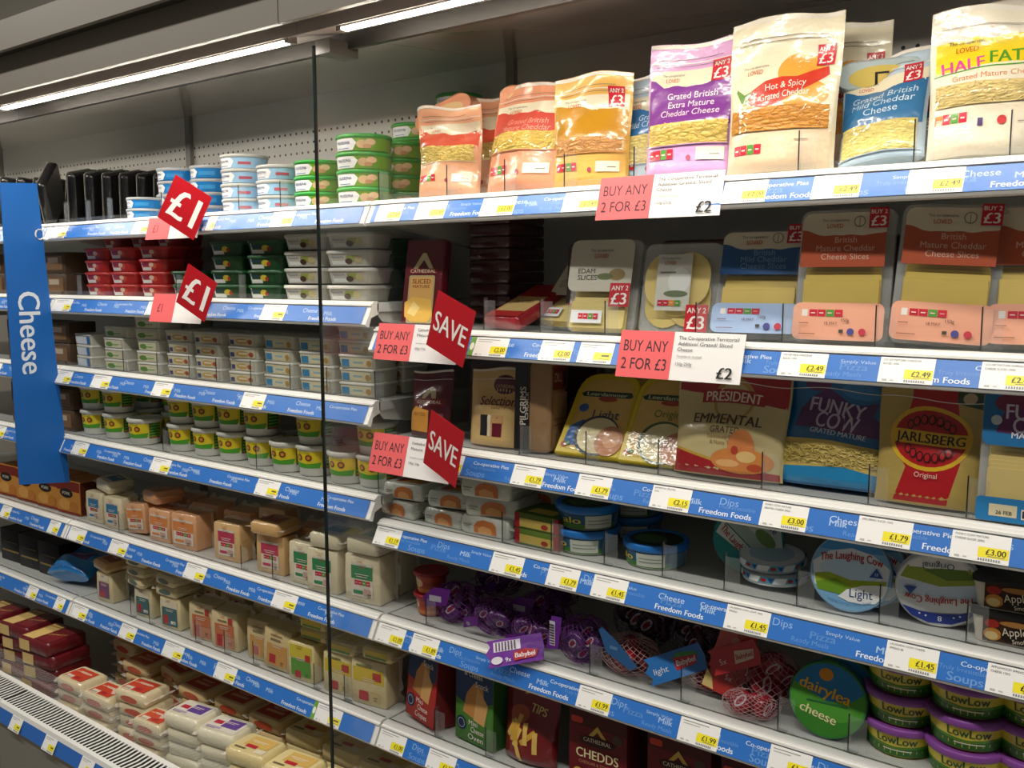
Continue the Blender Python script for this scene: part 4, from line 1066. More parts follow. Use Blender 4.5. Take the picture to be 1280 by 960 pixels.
MB_TAN = mini_box([('R', '#4a4a7a', -.042, .005, -.028, .016), ('E', '#c9a25a', .0, .013, .022, .007), ('E', '#a8563a', .03, .012, .008, .006), ('R', '#e0d8bc', -.012, .012, .018, .016)])
MB_BLUE = mini_box([('R', '#3f86b4', -.042, .004, -.020, .020), ('E', '#d3cda8', .005, .013, .022, .008), ('E', '#b08a4a', .036, .012, .007, .007), ('R', '#8fb0bc', -.008, .012, .02, .016)])
MB_WHITE = mini_box([('R', '#cfd6dc', -.044, .003, .044, .024), ('R', '#2f6fb0', .026, .003, .044, .024)])
POT = tub('cottage_cheese_pot', .040, .046, .074, '#e3e3da', '#d3d3c8', [('R', '#e6cf2a', -.115, .022, .115, .060), ('R', '#d0352c', -.045, .022, -.026, .032), ('P', '#4fa02c', [(-.03, .020), (.03, .020), (.034, .034), (.0, .030), (-.03, .034)]), ('E', '#7a4a2a', -.018, .045, .008, .008), ('E', '#7a4a2a', .006, .045, .008, .008), ('E', '#d8902a', -.018, .045, .004, .004), ('E', '#d8902a', .006, .045, .004, .004), ('T', '#3a4a1c', 'COTTAGE', -.006, .057, .004, dict(w=.03))] + [('R', '#1f5a30', .036, .018, .066, .060)] + [('R', '#6fb03c', .038, .022 + .008 * k, .064, .026 + .008 * k) for k in range(5)] + [('R', '#c8402c', .04, .019, .062, .022)], lidh=.010, rim=.004, n=24)

def block(w, h, d, col, lab, name='cheese_block', extra=None, seed=1):
    """vacuum-packed block standing on its edge, printed panel on the front"""
    p = Proto(name, 'cheese block')
    b = B(); rnd = random.Random(seed)
    b.prism([(0, w - .005, d - .004, .003), (.003, w, d, .004), (h * .5, w + .0015, d + .002, .004), (h - .003, w - .001, d, .004), (h, w - .006, d - .006, .003)], M(col, rough=.3, coat=.7, bump=.45, bscale=70, var=.06), n=2); p.part('cheese', b)
    fm = clear('#e6dfca', .45, .15, key='seal')
    n = 10
    for horiz in (True, False):
        b = B(); V = []
        for k in range(n + 1):
            j = rnd.uniform(-.003, .003)
            if horiz:
                x = -w / 2 + w * k / n
                V += [(x, d * .35, h - .001), (x, d * .5 + j, h + .006 + j)]
            else:
                V += [(w / 2 - .001, d * .3, h * k / n), (w / 2 + .006 + j, d * .38 + j, h * k / n)]
        b.add(V, [(2 * k, 2 * k + 2, 2 * k + 3, 2 * k + 1) for k in range(n)], fm); p.part('film_seal', b)
    lab = list(lab) + brandmark(-w * .05, h * .93, .6) + [('R', '#8a7d66', -w * .3, h * .06, w * .1, h * .07), ('R', '#e8dfd0', -w * .18, h * .6, w * .2, h * .615), ('R', '#e8dfd0', -w * .14, h * .555, w * .16, h * .57), ('R', '#5a4f40', w * .16, h * .2, w * .27, h * .22), ('R', '#5a4f40', w * .16, h * .15, w * .25, h * .165)]
    b = B(); pr(b, lab, flat(-d / 2 - .0012), mf=film, do=.0001); p.part('label_print', b)
    return p
def lab5(w, h, c1, txt=None, wide=.62):
    u = w * wide / 2
    it = [('R', '#e4dccb', -u, h * .14, u, h * .84), ('R', c1, -u, h * .5, u, h * .78)] + brandmark(0, h * .80, .55) + lights(-u * .7, h * .38, u * 1.5, h * .1) + [('R', c1, -u * .8, h * .2, u * .1, h * .27), ('R', '#c9a79a', u * .2, h * .18, u * .8, h * .32)]
    return it
CB_BLUE = block(.078, .088, .06, '#e3d5ae', lab5(.078, .088, '#2f7fae'), seed=1)
CB_PEACH = block(.092, .09, .062, '#e0a878', lab5(.092, .09, '#e08a4a', wide=.8), seed=2)
CB_PINK = block(.092, .094, .05, '#ddb57c', lab5(.092, .094, '#c43a5e'), seed=3)
CB_GREENL = block(.088, .098, .062, '#e3d8b4', lab5(.088, .098, '#2f8a54', wide=.6), seed=4)
CB_TEAL = block(.076, .082, .055, '#dfcfa0', [('R', '#e2d9bd', -.03, .05, .03, .075), ('R', '#3a6a70', -.028, .008, .028, .055), ('R', '#c02a34', -.022, .012, -.006, .034)] + [('R', '#dfe3dc', .004, .014, .022, .022)], seed=5)
CB_PURP = block(.074, .086, .055, '#dfcfa2', [('R', '#7a4a72', -.024, .012, .024, .058), ('R', '#c02a34', -.018, .014, .0, .03), ('R', '#e2dcc8', -.022, .062, .022, .078)], seed=6)
CB_ORL = block(.086, .092, .055, '#dcc898', [('R', '#c9724a', -.03, .035, .032, .062), ('R', '#c98a6a', -.03, .006, .032, .034), ('R', '#b82a34', -.024, .008, -.006, .036), ('R', '#8a7a5a', -.02, .068, .01, .072), ('R', '#b8342c', .014, .064, .028, .08)], seed=7)
CB_OCHRE = block(.084, .1, .055, '#dcc690', [('R', '#cf9a52', -.03, .01, .032, .062), ('R', '#b82a34', -.022, .014, -.002, .036), ('R', '#8a7a5a', -.02, .07, .012, .076), ('R', '#9a8a62', -.02, .082, .016, .086)], seed=8)
CB_LIME = block(.08, .09, .055, '#e0cf94', [('R', '#d8c63a', -.034, .055, .034, .085), ('R', '#5a9a3a', -.03, .012, .03, .052), ('R', '#b82a34', -.018, .008, .0, .024), ('R', '#b8342c', .014, .05, .03, .066)], seed=9)
CB_YELL = block(.09, .095, .055, '#e0d09a', [('R', '#d9bf2e', -.038, .05, .04, .08), ('R', '#b8342c', .012, .056, .034, .074), ('R', '#b82a34', -.024, .01, .0, .03), ('R', '#c9b57a', .006, .01, .03, .03), ('R', '#6f8a3a', -.03, .082, .01, .086)], seed=10)
def lying_block(col, lab, front=None, w=.118, d=.088, h=.034, seed=1):
    p = Proto('cheese_block', 'cheese block')
    rnd = random.Random(seed)
    b = B(); b.prism([(0, w - .01, d - .01, .008), (.005, w, d, .011), (h - .005, w, d, .011), (h, w - .012, d - .012, .009)], M(col, rough=.3, coat=.7, bump=.45, bscale=70, var=.06), n=3); p.part('cheese', b)
    fm = clear('#eee8da', .5, .15, key='seal2')
    n = 8
    for sg in (-1, 1):
        b = B(); V = []
        for k in range(n + 1):
            y = -d / 2 + d * k / n; j = rnd.uniform(-.004, .004)
            V += [(sg * (w / 2 - .002), y, h * .5), (sg * (w / 2 + .012 + j), y * 1.05, h * .55 + j)]
        b.add(V, [(2 * k, 2 * k + 2, 2 * k + 3, 2 * k + 1) for k in range(n)], fm); p.part('film_seal', b)
    lab = list(lab) + [('R', '#f0e4d4', -w * .2, d * .14, w * .22, d * .165), ('R', '#f0e4d4', -w * .14, d * .08, w * .16, d * .1), ('R', '#6a5c48', -w * .36, -d * .3, -w * .12, -d * .28)]
    b = B(); pr(b, lab, topside(h + .0006), mf=film, do=.0001)
    p.part('top_label', b)
    if front: b = B(); pr(b, front, flat(-d / 2 - .0006), mf=film); p.part('front_label', b)
    return p
RF = [('E', '#c8543a', 0, .015, .032, .009)]
LB_RED = lying_block('#e3d3ac', [('R', '#cf4a30', -.045, -.03, .04, .028), ('R', '#e4d9c2', -.04, -.03, -.01, -.014), ('R', '#b82a34', -.005, -.024, .02, -.012), ('R', '#e8a58a', -.04, .008, .03, .012)], RF, seed=1)
LB_RED2 = lying_block('#dfc48e', [('R', '#b8402c', -.045, -.03, .04, .028), ('R', '#dcae82', -.03, -.01, .03, .0)], RF, seed=2)
LB_PURPLE = lying_block('#e9e2c6', [('R', '#e6e0d0', -.05, -.03, .05, .028), ('R', '#6a4a9a', -.01, -.012, .04, .026), ('R', '#c0344a', -.04, -.004, -.014, .012), ('R', '#b7a8c0', -.045, -.024, .0, -.016)], None, h=.036, seed=3)
LB_YELLOW = lying_block('#e6d49a', [('R', '#ddb864', -.03, -.01, .042, .03), ('R', '#c02a3a', -.02, -.016, .012, -.004), ('R', '#e6dcc0', .018, -.03, .044, -.014), ('R', '#8a7a55', -.042, -.028, -.01, -.022)], None, h=.036, seed=4)
LB_WHITE = lying_block('#e3d9b8', [('R', '#3f7a9a', -.024, -.02, .03, .02)], None, seed=5, w=.085, d=.08)
LB_PEACH = lying_block('#d99a6a', [('R', '#cf8a5a', -.03, -.02, .03, .02)], None, seed=6, w=.1, d=.082)
LB_GREEN = lying_block('#e3d9b8', [('R', '#2f8a5a', -.02, -.02, .03, .022)], None, seed=7, w=.09, d=.09)
LB_TEAL = lying_block('#dfcf9f', [('R', '#4a6a68', -.028, -.02, .028, .022)], [('E', '#4a6a60', 0, .013, .024, .007)], seed=8, w=.088, d=.082, h=.028)
LB_AMBER = lying_block('#d9ad70', [('R', '#a8503a', -.03, -.02, .03, .02)], None, seed=9, w=.092, d=.085, h=.03)
LB_YEL2 = lying_block('#e0cf90', [('R', '#d0b83a', -.03, -.02, .03, .02)], [('R', '#d9bf2e', -.03, .006, .03, .022), ('R', '#5a9a3a', -.028, .006, .028, .011)], seed=10, w=.086, d=.085, h=.026)

# --- far cabinet
def black_tray():
    p = Proto('meat_tray_pack', 'meat pack')
    b = B(); b.slab(.15, .19, .03, .015, plas('#1b1b1c'), y=.006, e=.006); p.part('tray', b)
    b = B(); b.slab(.152, .192, .003, .015, M('#8c8a84', rough=.15), y=-.0105, e=.0008)
    pr(b, [('R', '#b9ab90', -.05, .03, .05, .16), ('R', '#8a4a2a', -.05, .03, .05, .06)], flat(-.012)); p.part('lidding_film', b)
    return p
TRAYP = black_tray()
SNACKY = carton('snack_carton', .12, .10, .10, '#b8742c', [('R', '#c98a3a', -.06, .001, .06, .099), ('R', '#7a2a20', -.06, .07, .06, .099), ('E', '#1f1a18', -.01, .062, .034, .014), ('T', '#d8d0c0', 'PORK', -.01, .062, .009, dict(w=.04, bold=1)), ('E', '#d8a050', -.02, .028, .03, .018), ('E', '#c07a30', .026, .024, .022, .016), ('R', '#8a2a1c', -.06, .002, .06, .008)], [('R', '#5a2a1a', -.048, .002, .048, .098), ('E', '#a8782c', -.01, .03, .026, .02)], cat='snack box')
BLACKBOX = carton('snack_carton', .12, .10, .105, '#17161a', [('R', '#8a7442', -.05, .03, .05, .036), ('R', '#5a4a38', -.04, .06, .04, .064)], cat='snack box')
def blue_bag():
    w, h = .17, .15
    it = [('R', '#1f86cc', -w / 2 + .002, .002, w / 2 - .002, h - .002), ('P', '#5a2a6a', [(-.05, .06), (.05, .05), (.055, .1), (.01, .12), (-.045, .1)]), ('E', '#c9b8d0', 0, .085, .03, .012), ('R', '#1a6ab0', -.08, .004, .08, .02)]
    return bag('snack_bag', w, h, .07, it, '#1f86cc', 61, cat='snack bag', bend=.03, wr=.004, edge='#1a6ab0')
BLUEBAG = blue_bag()
def maroon_pack():
    p = Proto('cheese_pack', 'cheese pack')
    b = B(); b.prism([(0, .14, .12, .01), (.006, .15, .13, .014), (.034, .15, .13, .014), (.04, .14, .12, .012)], film('#6a1620', .6), n=3); p.part('pack', b)
    b = B(); pr(b, [('R', '#e3c278', -.06, -.055, -.005, .05), ('R', '#7a1c28', .0, -.05, .065, .05), ('T', '#d9b45a', 'Cathedral', .03, .0, .010, dict(w=.06, rot=20)), ('R', '#b8842a', -.06, .03, -.005, .036)], topside(.0405), mf=film)
    p.part('top_print', b)
    b = B(); pr(b, [('R', '#e3c278', -.06, .004, -.01, .036)], flat(-.0656), mf=film); p.part('front_print', b)
    return p
MAROON = maroon_pack()
BROWNBOX = carton('cheese_carton', .11, .085, .06, '#5a4634', [('R', '#8a6a4a', -.04, .01, .04, .05), ('R', '#c9b8a0', -.03, .03, .02, .045)], cat='cheese box')

# ------------------------------------------------------------------ shelves with their price tickets and dividers
def tk(*a):
    return [(x0, x1, p, t, False) for x0, x1, p, t in a]
ZR = [1.694, 1.447, 1.223, 1.053, .849, .619]
ZM = [1.694, 1.496, 1.296, 1.101, .849, .619]
NTH = ['top', 'second', 'third', 'fourth', 'fifth', 'lowest']
TR = [
 tk((-1.320, -1.253, '£2.49', None), (-1.216, -1.143, '£2.49', None), (-1.060, -0.985, '£2.00', None), (-0.884, -0.814, '£2.49', None), (-0.601, -0.533, '£2.00', None), (-0.467, -0.401, '£2.49', None), (-0.341, -0.273, '£2.49', None)),
 tk((-1.077, -1.002, '£2.00', None), (-0.931, -0.865, '£2.00', None), (-0.852, -0.786, None, None), (-0.507, -0.438, '£2.49', 'CO-OP MILD CHEDDAR|SLICES 150G'), (-0.367, -0.297, '£2.49', 'CO-OP MATURE CHEDDAR|SLICES 150G'), (-0.242, -0.178, '£2.49', 'CO-OP MATURE CHEDDAR|CHEESE SLICES 150G')),
 tk((-1.149, -1.108, None, None), (-0.992, -0.924, '£1.79', None), (-0.854, -0.788, '£1.79', None), (-0.712, -0.643, '£2.15', 'EMMENTAL GRATED|150G'), (-0.528, -0.458, '£3.00', 'FUNKY COW MATURE|GRATED CHEESE 200G'), (-0.387, -0.315, '£1.79', 'JARLSBERG SLICES 150G'), (-0.266, -0.196, '£3.00', 'FUNKY COW MATURE|CHEESE SLICES 200G')),
 tk((-1.342, -1.272, '£1.19', None), (-1.041, -0.969, '£1.45', None), (-0.915, -0.850, '£1.79', None), (-0.822, -0.755, '£1.45', None), (-0.580, -0.510, '£1.45', 'LAUGHING COW LIGHT 140G|SPREAD'), (-0.342, -0.274, '£1.45', 'LAUGHING COW CHEESE|SPREAD 8S'), (-0.215, -0.147, '£1.45', 'APPLEWOOD SPREAD|CHEESE 125G')),
 tk((-1.340, -1.266, '£1.09', None), (-1.246, -1.176, '£1.89', None), (-0.850, -0.784, '£1.99', None), (-0.655, -0.586, '£1.99', None), (-0.504, -0.440, '£1.49', None)),
 tk((-1.344, -1.269, '£1.00', None), (-1.207, -1.135, '£1.50', None)),
]
TR[1][0] = TR[1][0][:4] + (True,)
DR = [
 [-1.170, -1.034, -0.906, -0.771, -0.501, -0.344, -0.229],
 [-1.083, -0.956, -0.823, -0.657, -0.517, -0.384, -0.250],
 [-1.002, -0.859, -0.719, -0.542, -0.384, -0.256],
 [-1.042, -0.931, -0.820, -0.708, -0.599, -0.482, -0.362, -0.248],
 [-1.237, -0.848, -0.670, -0.505, -0.398],
 [-1.217, -1.085],
]
for i in range(6):
    shelf(XMR, XR1, ZR[i] - .042, '%s shelf of the nearest cabinet with blue price strip' % NTH[i], TR[i], DR[i], 100 + i, True)
TM = [
 tk((-2.580, -2.502, None, None), (-2.177, -2.102, None, None), (-1.868, -1.837, None, None), (-1.639, -1.566, None, None)),
 tk((-2.590, -2.499, None, None), (-2.133, -2.064, None, None), (-1.682, -1.603, None, None)),
 tk((-2.609, -2.521, None, None), (-2.412, -2.323, None, None), (-2.122, -2.042, None, None), (-1.764, -1.684, None, None)),
 tk((-2.534, -2.457, None, None), (-2.145, -2.064, None, None), (-1.723, -1.644, None, None)),
 tk((-2.584, -2.496, None, None), (-2.367, -2.284, None, None), (-2.018, -1.934, None, None), (-1.676, -1.596, None, None)),
 tk((-2.588, -2.512, None, None), (-2.337, -2.262, None, None), (-2.130, -2.045, None, None), (-1.907, -1.828, None, None), (-1.539, -1.459, None, None)),
]
TM[5][4] = TM[5][4][:4] + (True,)
DM = [
 [-2.576, -2.461, -2.352, -2.102, -1.796, -1.650, -1.348],
 [-2.529, -2.055, -1.808],
 [-2.312, -2.155, -2.016, -1.906, -1.775, -1.636, -1.516, -1.370],
 [-2.145, -1.765, -1.366],
 [-2.377, -1.836, -1.719],
 [-2.338, -2.248, -2.037, -1.916, -1.803, -1.584, -1.484],
]
for i in range(6):
    shelf(XLM, XMR, ZM[i] - .042, '%s shelf of the middle cabinet with blue price strip' % NTH[i], TM[i], DM[i], 200 + i, False)
for i in range(6):
    shelf(XL0, XLM, ZM[i] - .042, '%s shelf of the far cabinet beyond the Cheese sign' % NTH[i], [(-3.0 + .3 * k, -2.94 + .3 * k, None, None, False) for k in (0, 1)] if i < 5 else [(-2.86, -2.80, None, None, False), (-2.69, -2.64, None, None, False)], [], 300 + i, False)

# ------------------------------------------------------------------ promotion cards and red wobblers on the rails
def promo_card(x, z, w, h, label, big, lines, rz=0, pink='#ee6a6c', split_=.45, tilt=.28):
    t = thing('promotion_card', label, 'price card', (x, -.012, z))
    t.rotation_euler = (-math.atan(tilt), 0, R(rz))
    q = B(); q.box(0, w, -.0006, .0006, 0, h, card('#f2f0ee')); link_mesh('card', q.mesh('card'), t)
    q = B(); pr(q, [('R', pink, 0, 0, w * split_, h)], flat(-.0006), mf=card); link_mesh('pink_panel', q.mesh('pink_panel'), t)
    it = []
    if big:
        it += [('T', '#3f3438', 'BUY ANY', w * split_ * .5, h * .68, h * .235, dict(w=w * split_ * .82)), ('T', '#3f3438', '2 FOR £3', w * split_ * .5, h * .3, h * .235, dict(w=w * split_ * .84))]
    for s_, u, v, hh, ww, c in lines:
        it.append(('T', c, s_, u * w, v * h, hh, dict(al='l', w=ww * w, bold=1 if hh > .006 else 0)))
    q = B(); pr(q, it, flat(-.0006), mf=card, o0=.0006); link_mesh('lettering', q.mesh('lettering'), t)
    return t
def wobbler(x, y, z, s, text, label, yaw, roll, tw):
    t = thing('promotion_wobbler', label, 'price sign', (x, y, z))
    t.rotation_euler = Matrix.Rotation(R(yaw), 3, 'Z').__matmul__(Matrix.Rotation(R(roll), 3, 'Y')).to_euler()
    q = B(); q.box(-s / 2, s / 2, -.0005, .0005, -s / 2, s / 2, M('#b5121f', rough=.35)); link_mesh('plate', q.mesh('plate'), t)
    q = B(); pr(q, [('T', '#f1ebe6', text, 0, 0, s * (.34 if len(text) > 2 else .62), dict(w=tw * s, bold=1))], flat(-.0005)); link_mesh('lettering', q.mesh('lettering'), t)
    q = B(); q.box(-.008, .008, .0006, .03, -s * .3, -s * .22, clear('#ffffff', .2)); link_mesh('arm', q.mesh('arm'), t)
    return t
LN = [('The Co-operative Territorial/', .49, .88, .0055, .47, '#3a3a3a'), ('Additive/ Grated/ Sliced', .49, .76, .0055, .42, '#3a3a3a'), ('Cheese', .49, .64, .0055, .12, '#3a3a3a'), ('Varieties as stocked', .49, .50, .0035, .2, '#777777'), ('150g-250g', .49, .34, .0045, .13, '#555555'), ('£2', .82, .2, .017, .12, '#222222')]
promo_card(-.812, 1.637, .212, .070, 'buy any 2 for £3 card hanging from the top shelf rail', True, LN, rz=1.0)
promo_card(-.772, 1.389, .212, .076, 'buy any 2 for £3 card hanging from the second shelf rail, under round slices', True, LN, rz=0)
LS = [('Cathedral City', .5, .86, .005, .24, '#3a3a3a'), ('Mature', .5, .72, .005, .14, '#3a3a3a'), ('Varieties as stocked', .5, .5, .003, .2, '#777777'), ('180g/150g', .5, .36, .004, .13, '#555555')]
promo_card(-1.322, 1.388, .212, .072, 'pink and white card behind the upper SAVE sign', True, LS)
promo_card(-1.343, 1.163, .212, .078, 'pink and white card behind the lower SAVE sign', True, LS)
promo_card(-2.1, 1.638, .212, .054, 'pink and white card behind the upper £1 sign', False, [('£1', .12, .5, .02, .1, '#9a3a40')])
promo_card(-2.1, 1.440, .212, .070, 'pink and white card behind the lower £1 sign', False, [('£1', .12, .5, .02, .1, '#9a3a40')])
wobbler(-1.890, -.04, 1.705, .108, '£1', 'red tilted £1 sign on the top shelf of the middle cabinet', 20, 30, .74)
wobbler(-1.858, -.04, 1.513, .098, '£1', 'red tilted £1 sign on the second shelf of the middle cabinet', 9, 27, .74)
wobbler(-1.097, -.04, 1.456, .106, 'SAVE', 'upper red SAVE sign on the second shelf rail', -8, 20, .86)
wobbler(-1.117, -.04, 1.237, .108, 'SAVE', 'lower red SAVE sign on the third shelf rail', -14, 16, .84)

# ------------------------------------------------------------------ nearest cabinet, top shelf: bags of grated cheese
z = ZR[0] + .001
place(BAG_PEACH, -1.206, .085, z, 'slumped peach bag of grated cheese at the left end of the top shelf', rz=10, rx=-10, s=.95)
place(BAG_PEACH, -1.207, .21, z, 'peach bag standing behind the slumped peach bag', rz=-6, rx=-8, s=1.14)
place(BAG_ENDP, -1.239, .125, z + .132, 'peach bag lying on the slumped peach bag, its end facing out', rz=22, ry=-24, rx=6, s=.95)
place(BAG_ORANGE, -1.025, .08, z, 'orange bag of grated mature cheddar with a red band', rz=-3, rx=-7, s=1.06)
place(BAG_ENDP, -1.050, .135, z + .155, 'peach bag lying behind the top of the orange bag, end facing out', rz=14, ry=4, rx=4, s=.95)
place(BAG_ENDP, -1.030, .22, z + .17, 'peach bag lying further back above the mustard bag', rz=6, ry=0, rx=2, s=.9)
place(BAG_PEACH, -0.991, .22, z, 'peach bag upright in the row behind the mustard bag', rz=4, rx=-4, s=.85)
place(BAG_MUSTARD, -0.884, .085, z, 'mustard yellow bag of grated cheese', rz=10, rx=-4)
place(BAG_BLUE2, -0.792, .125, z, 'pale blue bag of grated cheese half hidden by the purple bag', rz=2, rx=-4)
place(BAG_PURPLE, -0.695, .078, z, 'purple bag of grated extra mature cheddar', rz=3, rx=-6)
place(BAG_HOT, -0.545, .075, z, 'cream bag of hot and spicy grated cheddar with a red chilli', rz=4, rx=-6)
place(BAG_HOT, -0.505, .175, z, 'cream bag standing right behind the hot and spicy bag', rz=4, rx=-5)
place(BAG_BLUE, -0.400, .080, z, 'blue bag of grated mild cheddar sagging on its base', rz=-4, rx=-22, ry=-6, s=.84)
place(BAG_END, -0.419, .135, z + .118, 'pale bag lying flat on top behind the blue mild cheddar bag', rz=8, rx=8, s=.96)
place(BAG_BLUE, -0.403, .25, z, 'blue bag upright in the row behind the sagging blue bag', rx=-4, s=.7)
place(BAG_HALF, -0.258, .075, z, 'yellow and cream half fat grated cheese bag', rz=6, rx=-8, s=.95)
place(BAG_HALF, -0.236, .175, z, 'cream bag standing behind the half fat bag', rz=4, rx=-4, s=1.05)

# ------------------------------------------------------------------ nearest cabinet, second shelf: sliced cheese
z = ZR[1] + .001
place(SL_MAROON, -1.271, .075, z, 'maroon pack of sliced cheese standing at the left end of the second shelf', rz=8, rx=-10)
place(SL_LYING, -1.083, .085, z + .001, 'red and cream pack of slices lying back beside the upper SAVE sign', rz=-14, rx=-66, s=.9)
place(SL_EDAM, -0.985, .135, z, 'pale pack of slices leaning far back left of the edam pack', rz=-18, rx=-38)
place(SL_EDAM, -0.859, .079, z, 'edam slices pack with an any 2 £3 flash', rz=2, rx=-13, s=1.13)
place(SL_ROUND, -0.712, .079, z, 'clear pack of round pale cheese slices with a white label', rz=0, rx=-10, s=1.08)
place(SL_MILD, -0.574, .076, z, 'blue pack of mild cheddar slices leaning back', rz=6, rx=-18, s=1.06)
place(SL_MATURE, -0.443, .068, z, 'terracotta pack of mature cheddar slices, second from the blue pack', rz=3, rx=-8)
place(SL_MATURE, -0.308, .07, z, 'terracotta pack of mature cheddar slices, tilted, right of the upright one', rz=6, rx=-8, ry=3, s=.99)
place(SL_MATURE, -0.186, .08, z, 'terracotta pack of mature cheddar slices cut by the right picture edge', rz=4, rx=-14)
for k in range(9):
    place(PK_DARK, -1.187, .18, z + .016 + .024 * k * .98, 'dark pack in the flat pile behind the SAVE sign, %s from the bottom' % ['first', 'second', 'third', 'fourth', 'fifth', 'sixth', 'seventh', 'eighth', 'ninth'][k], rz=0, rx=-90, group='dark packs piled at the back of the second shelf', s=.8)
for k, xx in enumerate((-0.916, -0.721, -0.570, -0.447, -0.330)):  # unseen row added to keep the back of the shelf dark
    place(PK_DARK, xx, .16, z, 'dark pack added behind the sliced cheese, %s from the SAVE sign' % ['first', 'second', 'third', 'fourth', 'fifth'][k], rx=-6, group='dark packs added behind the sliced cheese')
place(SL_EDAM, -0.818, .13, z, 'second edam slices pack directly behind the first', rz=2, rx=-10)

# ------------------------------------------------------------------ nearest cabinet, third shelf
z = ZR[2] + .001
place(BAG_MAROON, -1.261, .085, z, 'small maroon bag of grated cheese behind the lower SAVE sign', rz=6, rx=-6)
place(BAG_SELECT, -1.096, .09, z, 'tan bag reading Selection with dark cheese blocks on it', rz=4, rx=-5)
place(BLK_BLACK, -0.999, .102, z, 'tall cheese block with a black wrapped edge', rz=12, rx=-3)
place(LEER_LIGHT, -0.877, .078, z, 'yellow pack of slices marked Light, leaning back', rz=4, rx=-36, s=1.05)
place(LEER_ORIG, -0.748, .082, z, 'yellow pack of slices marked Original, leaning back', rz=4, rx=-32, s=1.05)
place(LEER_LIGHT, -0.868, .17, z, 'yellow pack of slices leaning behind the Light pack', rz=8, rx=-30)
place(BAG_PRES, -0.619, .082, z, 'red and cream bag of grated emmental', rz=3, rx=-10)
place(BAG_FUNKY, -0.454, .105, z, 'dark blue bag of grated mature cheese with a yellow window', rz=2, rx=-10)
place(BAG_JARL, -0.316, .078, z, 'red pack of slices with a yellow ringed oval', rz=0, rx=-9)
place(SL_FUNKY, -0.184, .055, z, 'blue pack of mature slices at the right picture edge, third shelf', rz=2, rx=-6, s=.87)
for k, xx in enumerate((-1.184, -0.999, -0.685, -0.529, -0.426)):  # added packs, block light from the back of this shelf
    place(PK_DARK, xx, .2, z, 'dark pack added at the back of the third shelf, %s from the left' % ['first', 'second', 'third', 'fourth', 'fifth'][k], rx=-4, group='dark packs added at the back of the third shelf')

# ------------------------------------------------------------------ nearest cabinet, fourth shelf: spreads
z = ZR[3] + .001
ORD = ['first', 'second', 'third', 'fourth', 'fifth', 'sixth', 'seventh', 'eighth']
POSN = {1: ['the only one'], 2: ['lower', 'upper'], 3: ['bottom', 'middle', 'top'], 4: ['bottom', 'second', 'third', 'top']}
for c, (xx, yy, n) in enumerate(((-1.333, .105, 2), (-1.209, .105, 2), (-1.102, .105, 3))):
    for k in range(n):
        place(FOIL, xx + .004 * (k % 2), yy + .006 * (k % 2), z + .0365 * k, 'white wrapped cheese with orange print, %s of the %s pile' % (POSN[n][k], ['left', 'centre', 'right'][c]), rz=(-6, 5, -2)[k] + 4 * c, rx=(0, 0, 0)[k], group='white wrapped cheeses', s=.9 if c < 2 else 1)
for c, (xx, yy) in enumerate(((-1.290, .225), (-1.175, .225), (-1.060, .225))):
    for k in range(2):
        place(FOIL, xx, yy, z + .0365 * k, 'white wrapped cheese in the back row, %s of the %s pile' % (POSN[2][k], ORD[c]), rz=3, group='white wrapped cheeses in the back row')
for k in range(2):
    place(GREENBOX, -0.974, .095, z + .0305 * k, 'flat green and red cheese carton, %s of two' % ('lower', 'upper')[k], rz=-2, group='green and red cartons')
place(TUB_BLUE, -0.900, .11, z, 'blue lidded tub at the bottom of the stack of two', rz=-8)
place(TUB_BLUE, -0.900, .11, z + .0445, 'blue lidded tub on top of the stack of two', rz=22)
place(TUB_BLUE, -0.759, .11, z, 'single blue lidded tub standing right of the stack', rz=-16, s=.97)
place(TUB_BLUE, -0.882, .24, z, 'blue lidded tub in the row behind, lower', s=1)
place(TUB_BLUE, -0.882, .24, z + .0445, 'blue lidded tub in the row behind, upper', s=1)
place(BLUEW, -0.635, .115, z + .004, 'teal round cheese box leaning on its edge', rz=18, rx=-16, ry=42)
place(SKYW, -0.557, .072, z + .0095, 'pale blue round box lying flat, lower of two', rx=-90, rz=-8, s=.9)
place(SKYW, -0.546, .080, z + .026, 'pale blue round box lying on the other, tilted', rx=-84, rz=14, ry=0, s=.9)
place(LIGHT, -0.412, .064, z, 'round blue and white box marked Light standing on edge', rz=10, rx=-7)
place(ORIG, -0.294, .066, z, 'round white box marked Original standing upside down', rz=10, rx=-10, ry=177)
for k in range(4):
    place(LIGHT, -0.412 + .012 * (k + 1), .094 + .030 * k, z, 'round blue box behind the Light box, %s in the row' % ORD[k], rz=10, rx=-5, group='round boxes behind the Light box')
for k in range(4):
    place(ORIG, -0.294 + .012 * (k + 1), .098 + .030 * k, z, 'round white box behind the Original box, %s in the row' % ORD[k], rz=10, rx=-5, group='round boxes behind the Original box')
for k in range(2):
    place(APPLE, -0.193, .102, z + .0465 * k, 'cream and black spread box with apple print, %s of two' % ('lower', 'upper')[k], rz=4, group='apple print spread boxes')

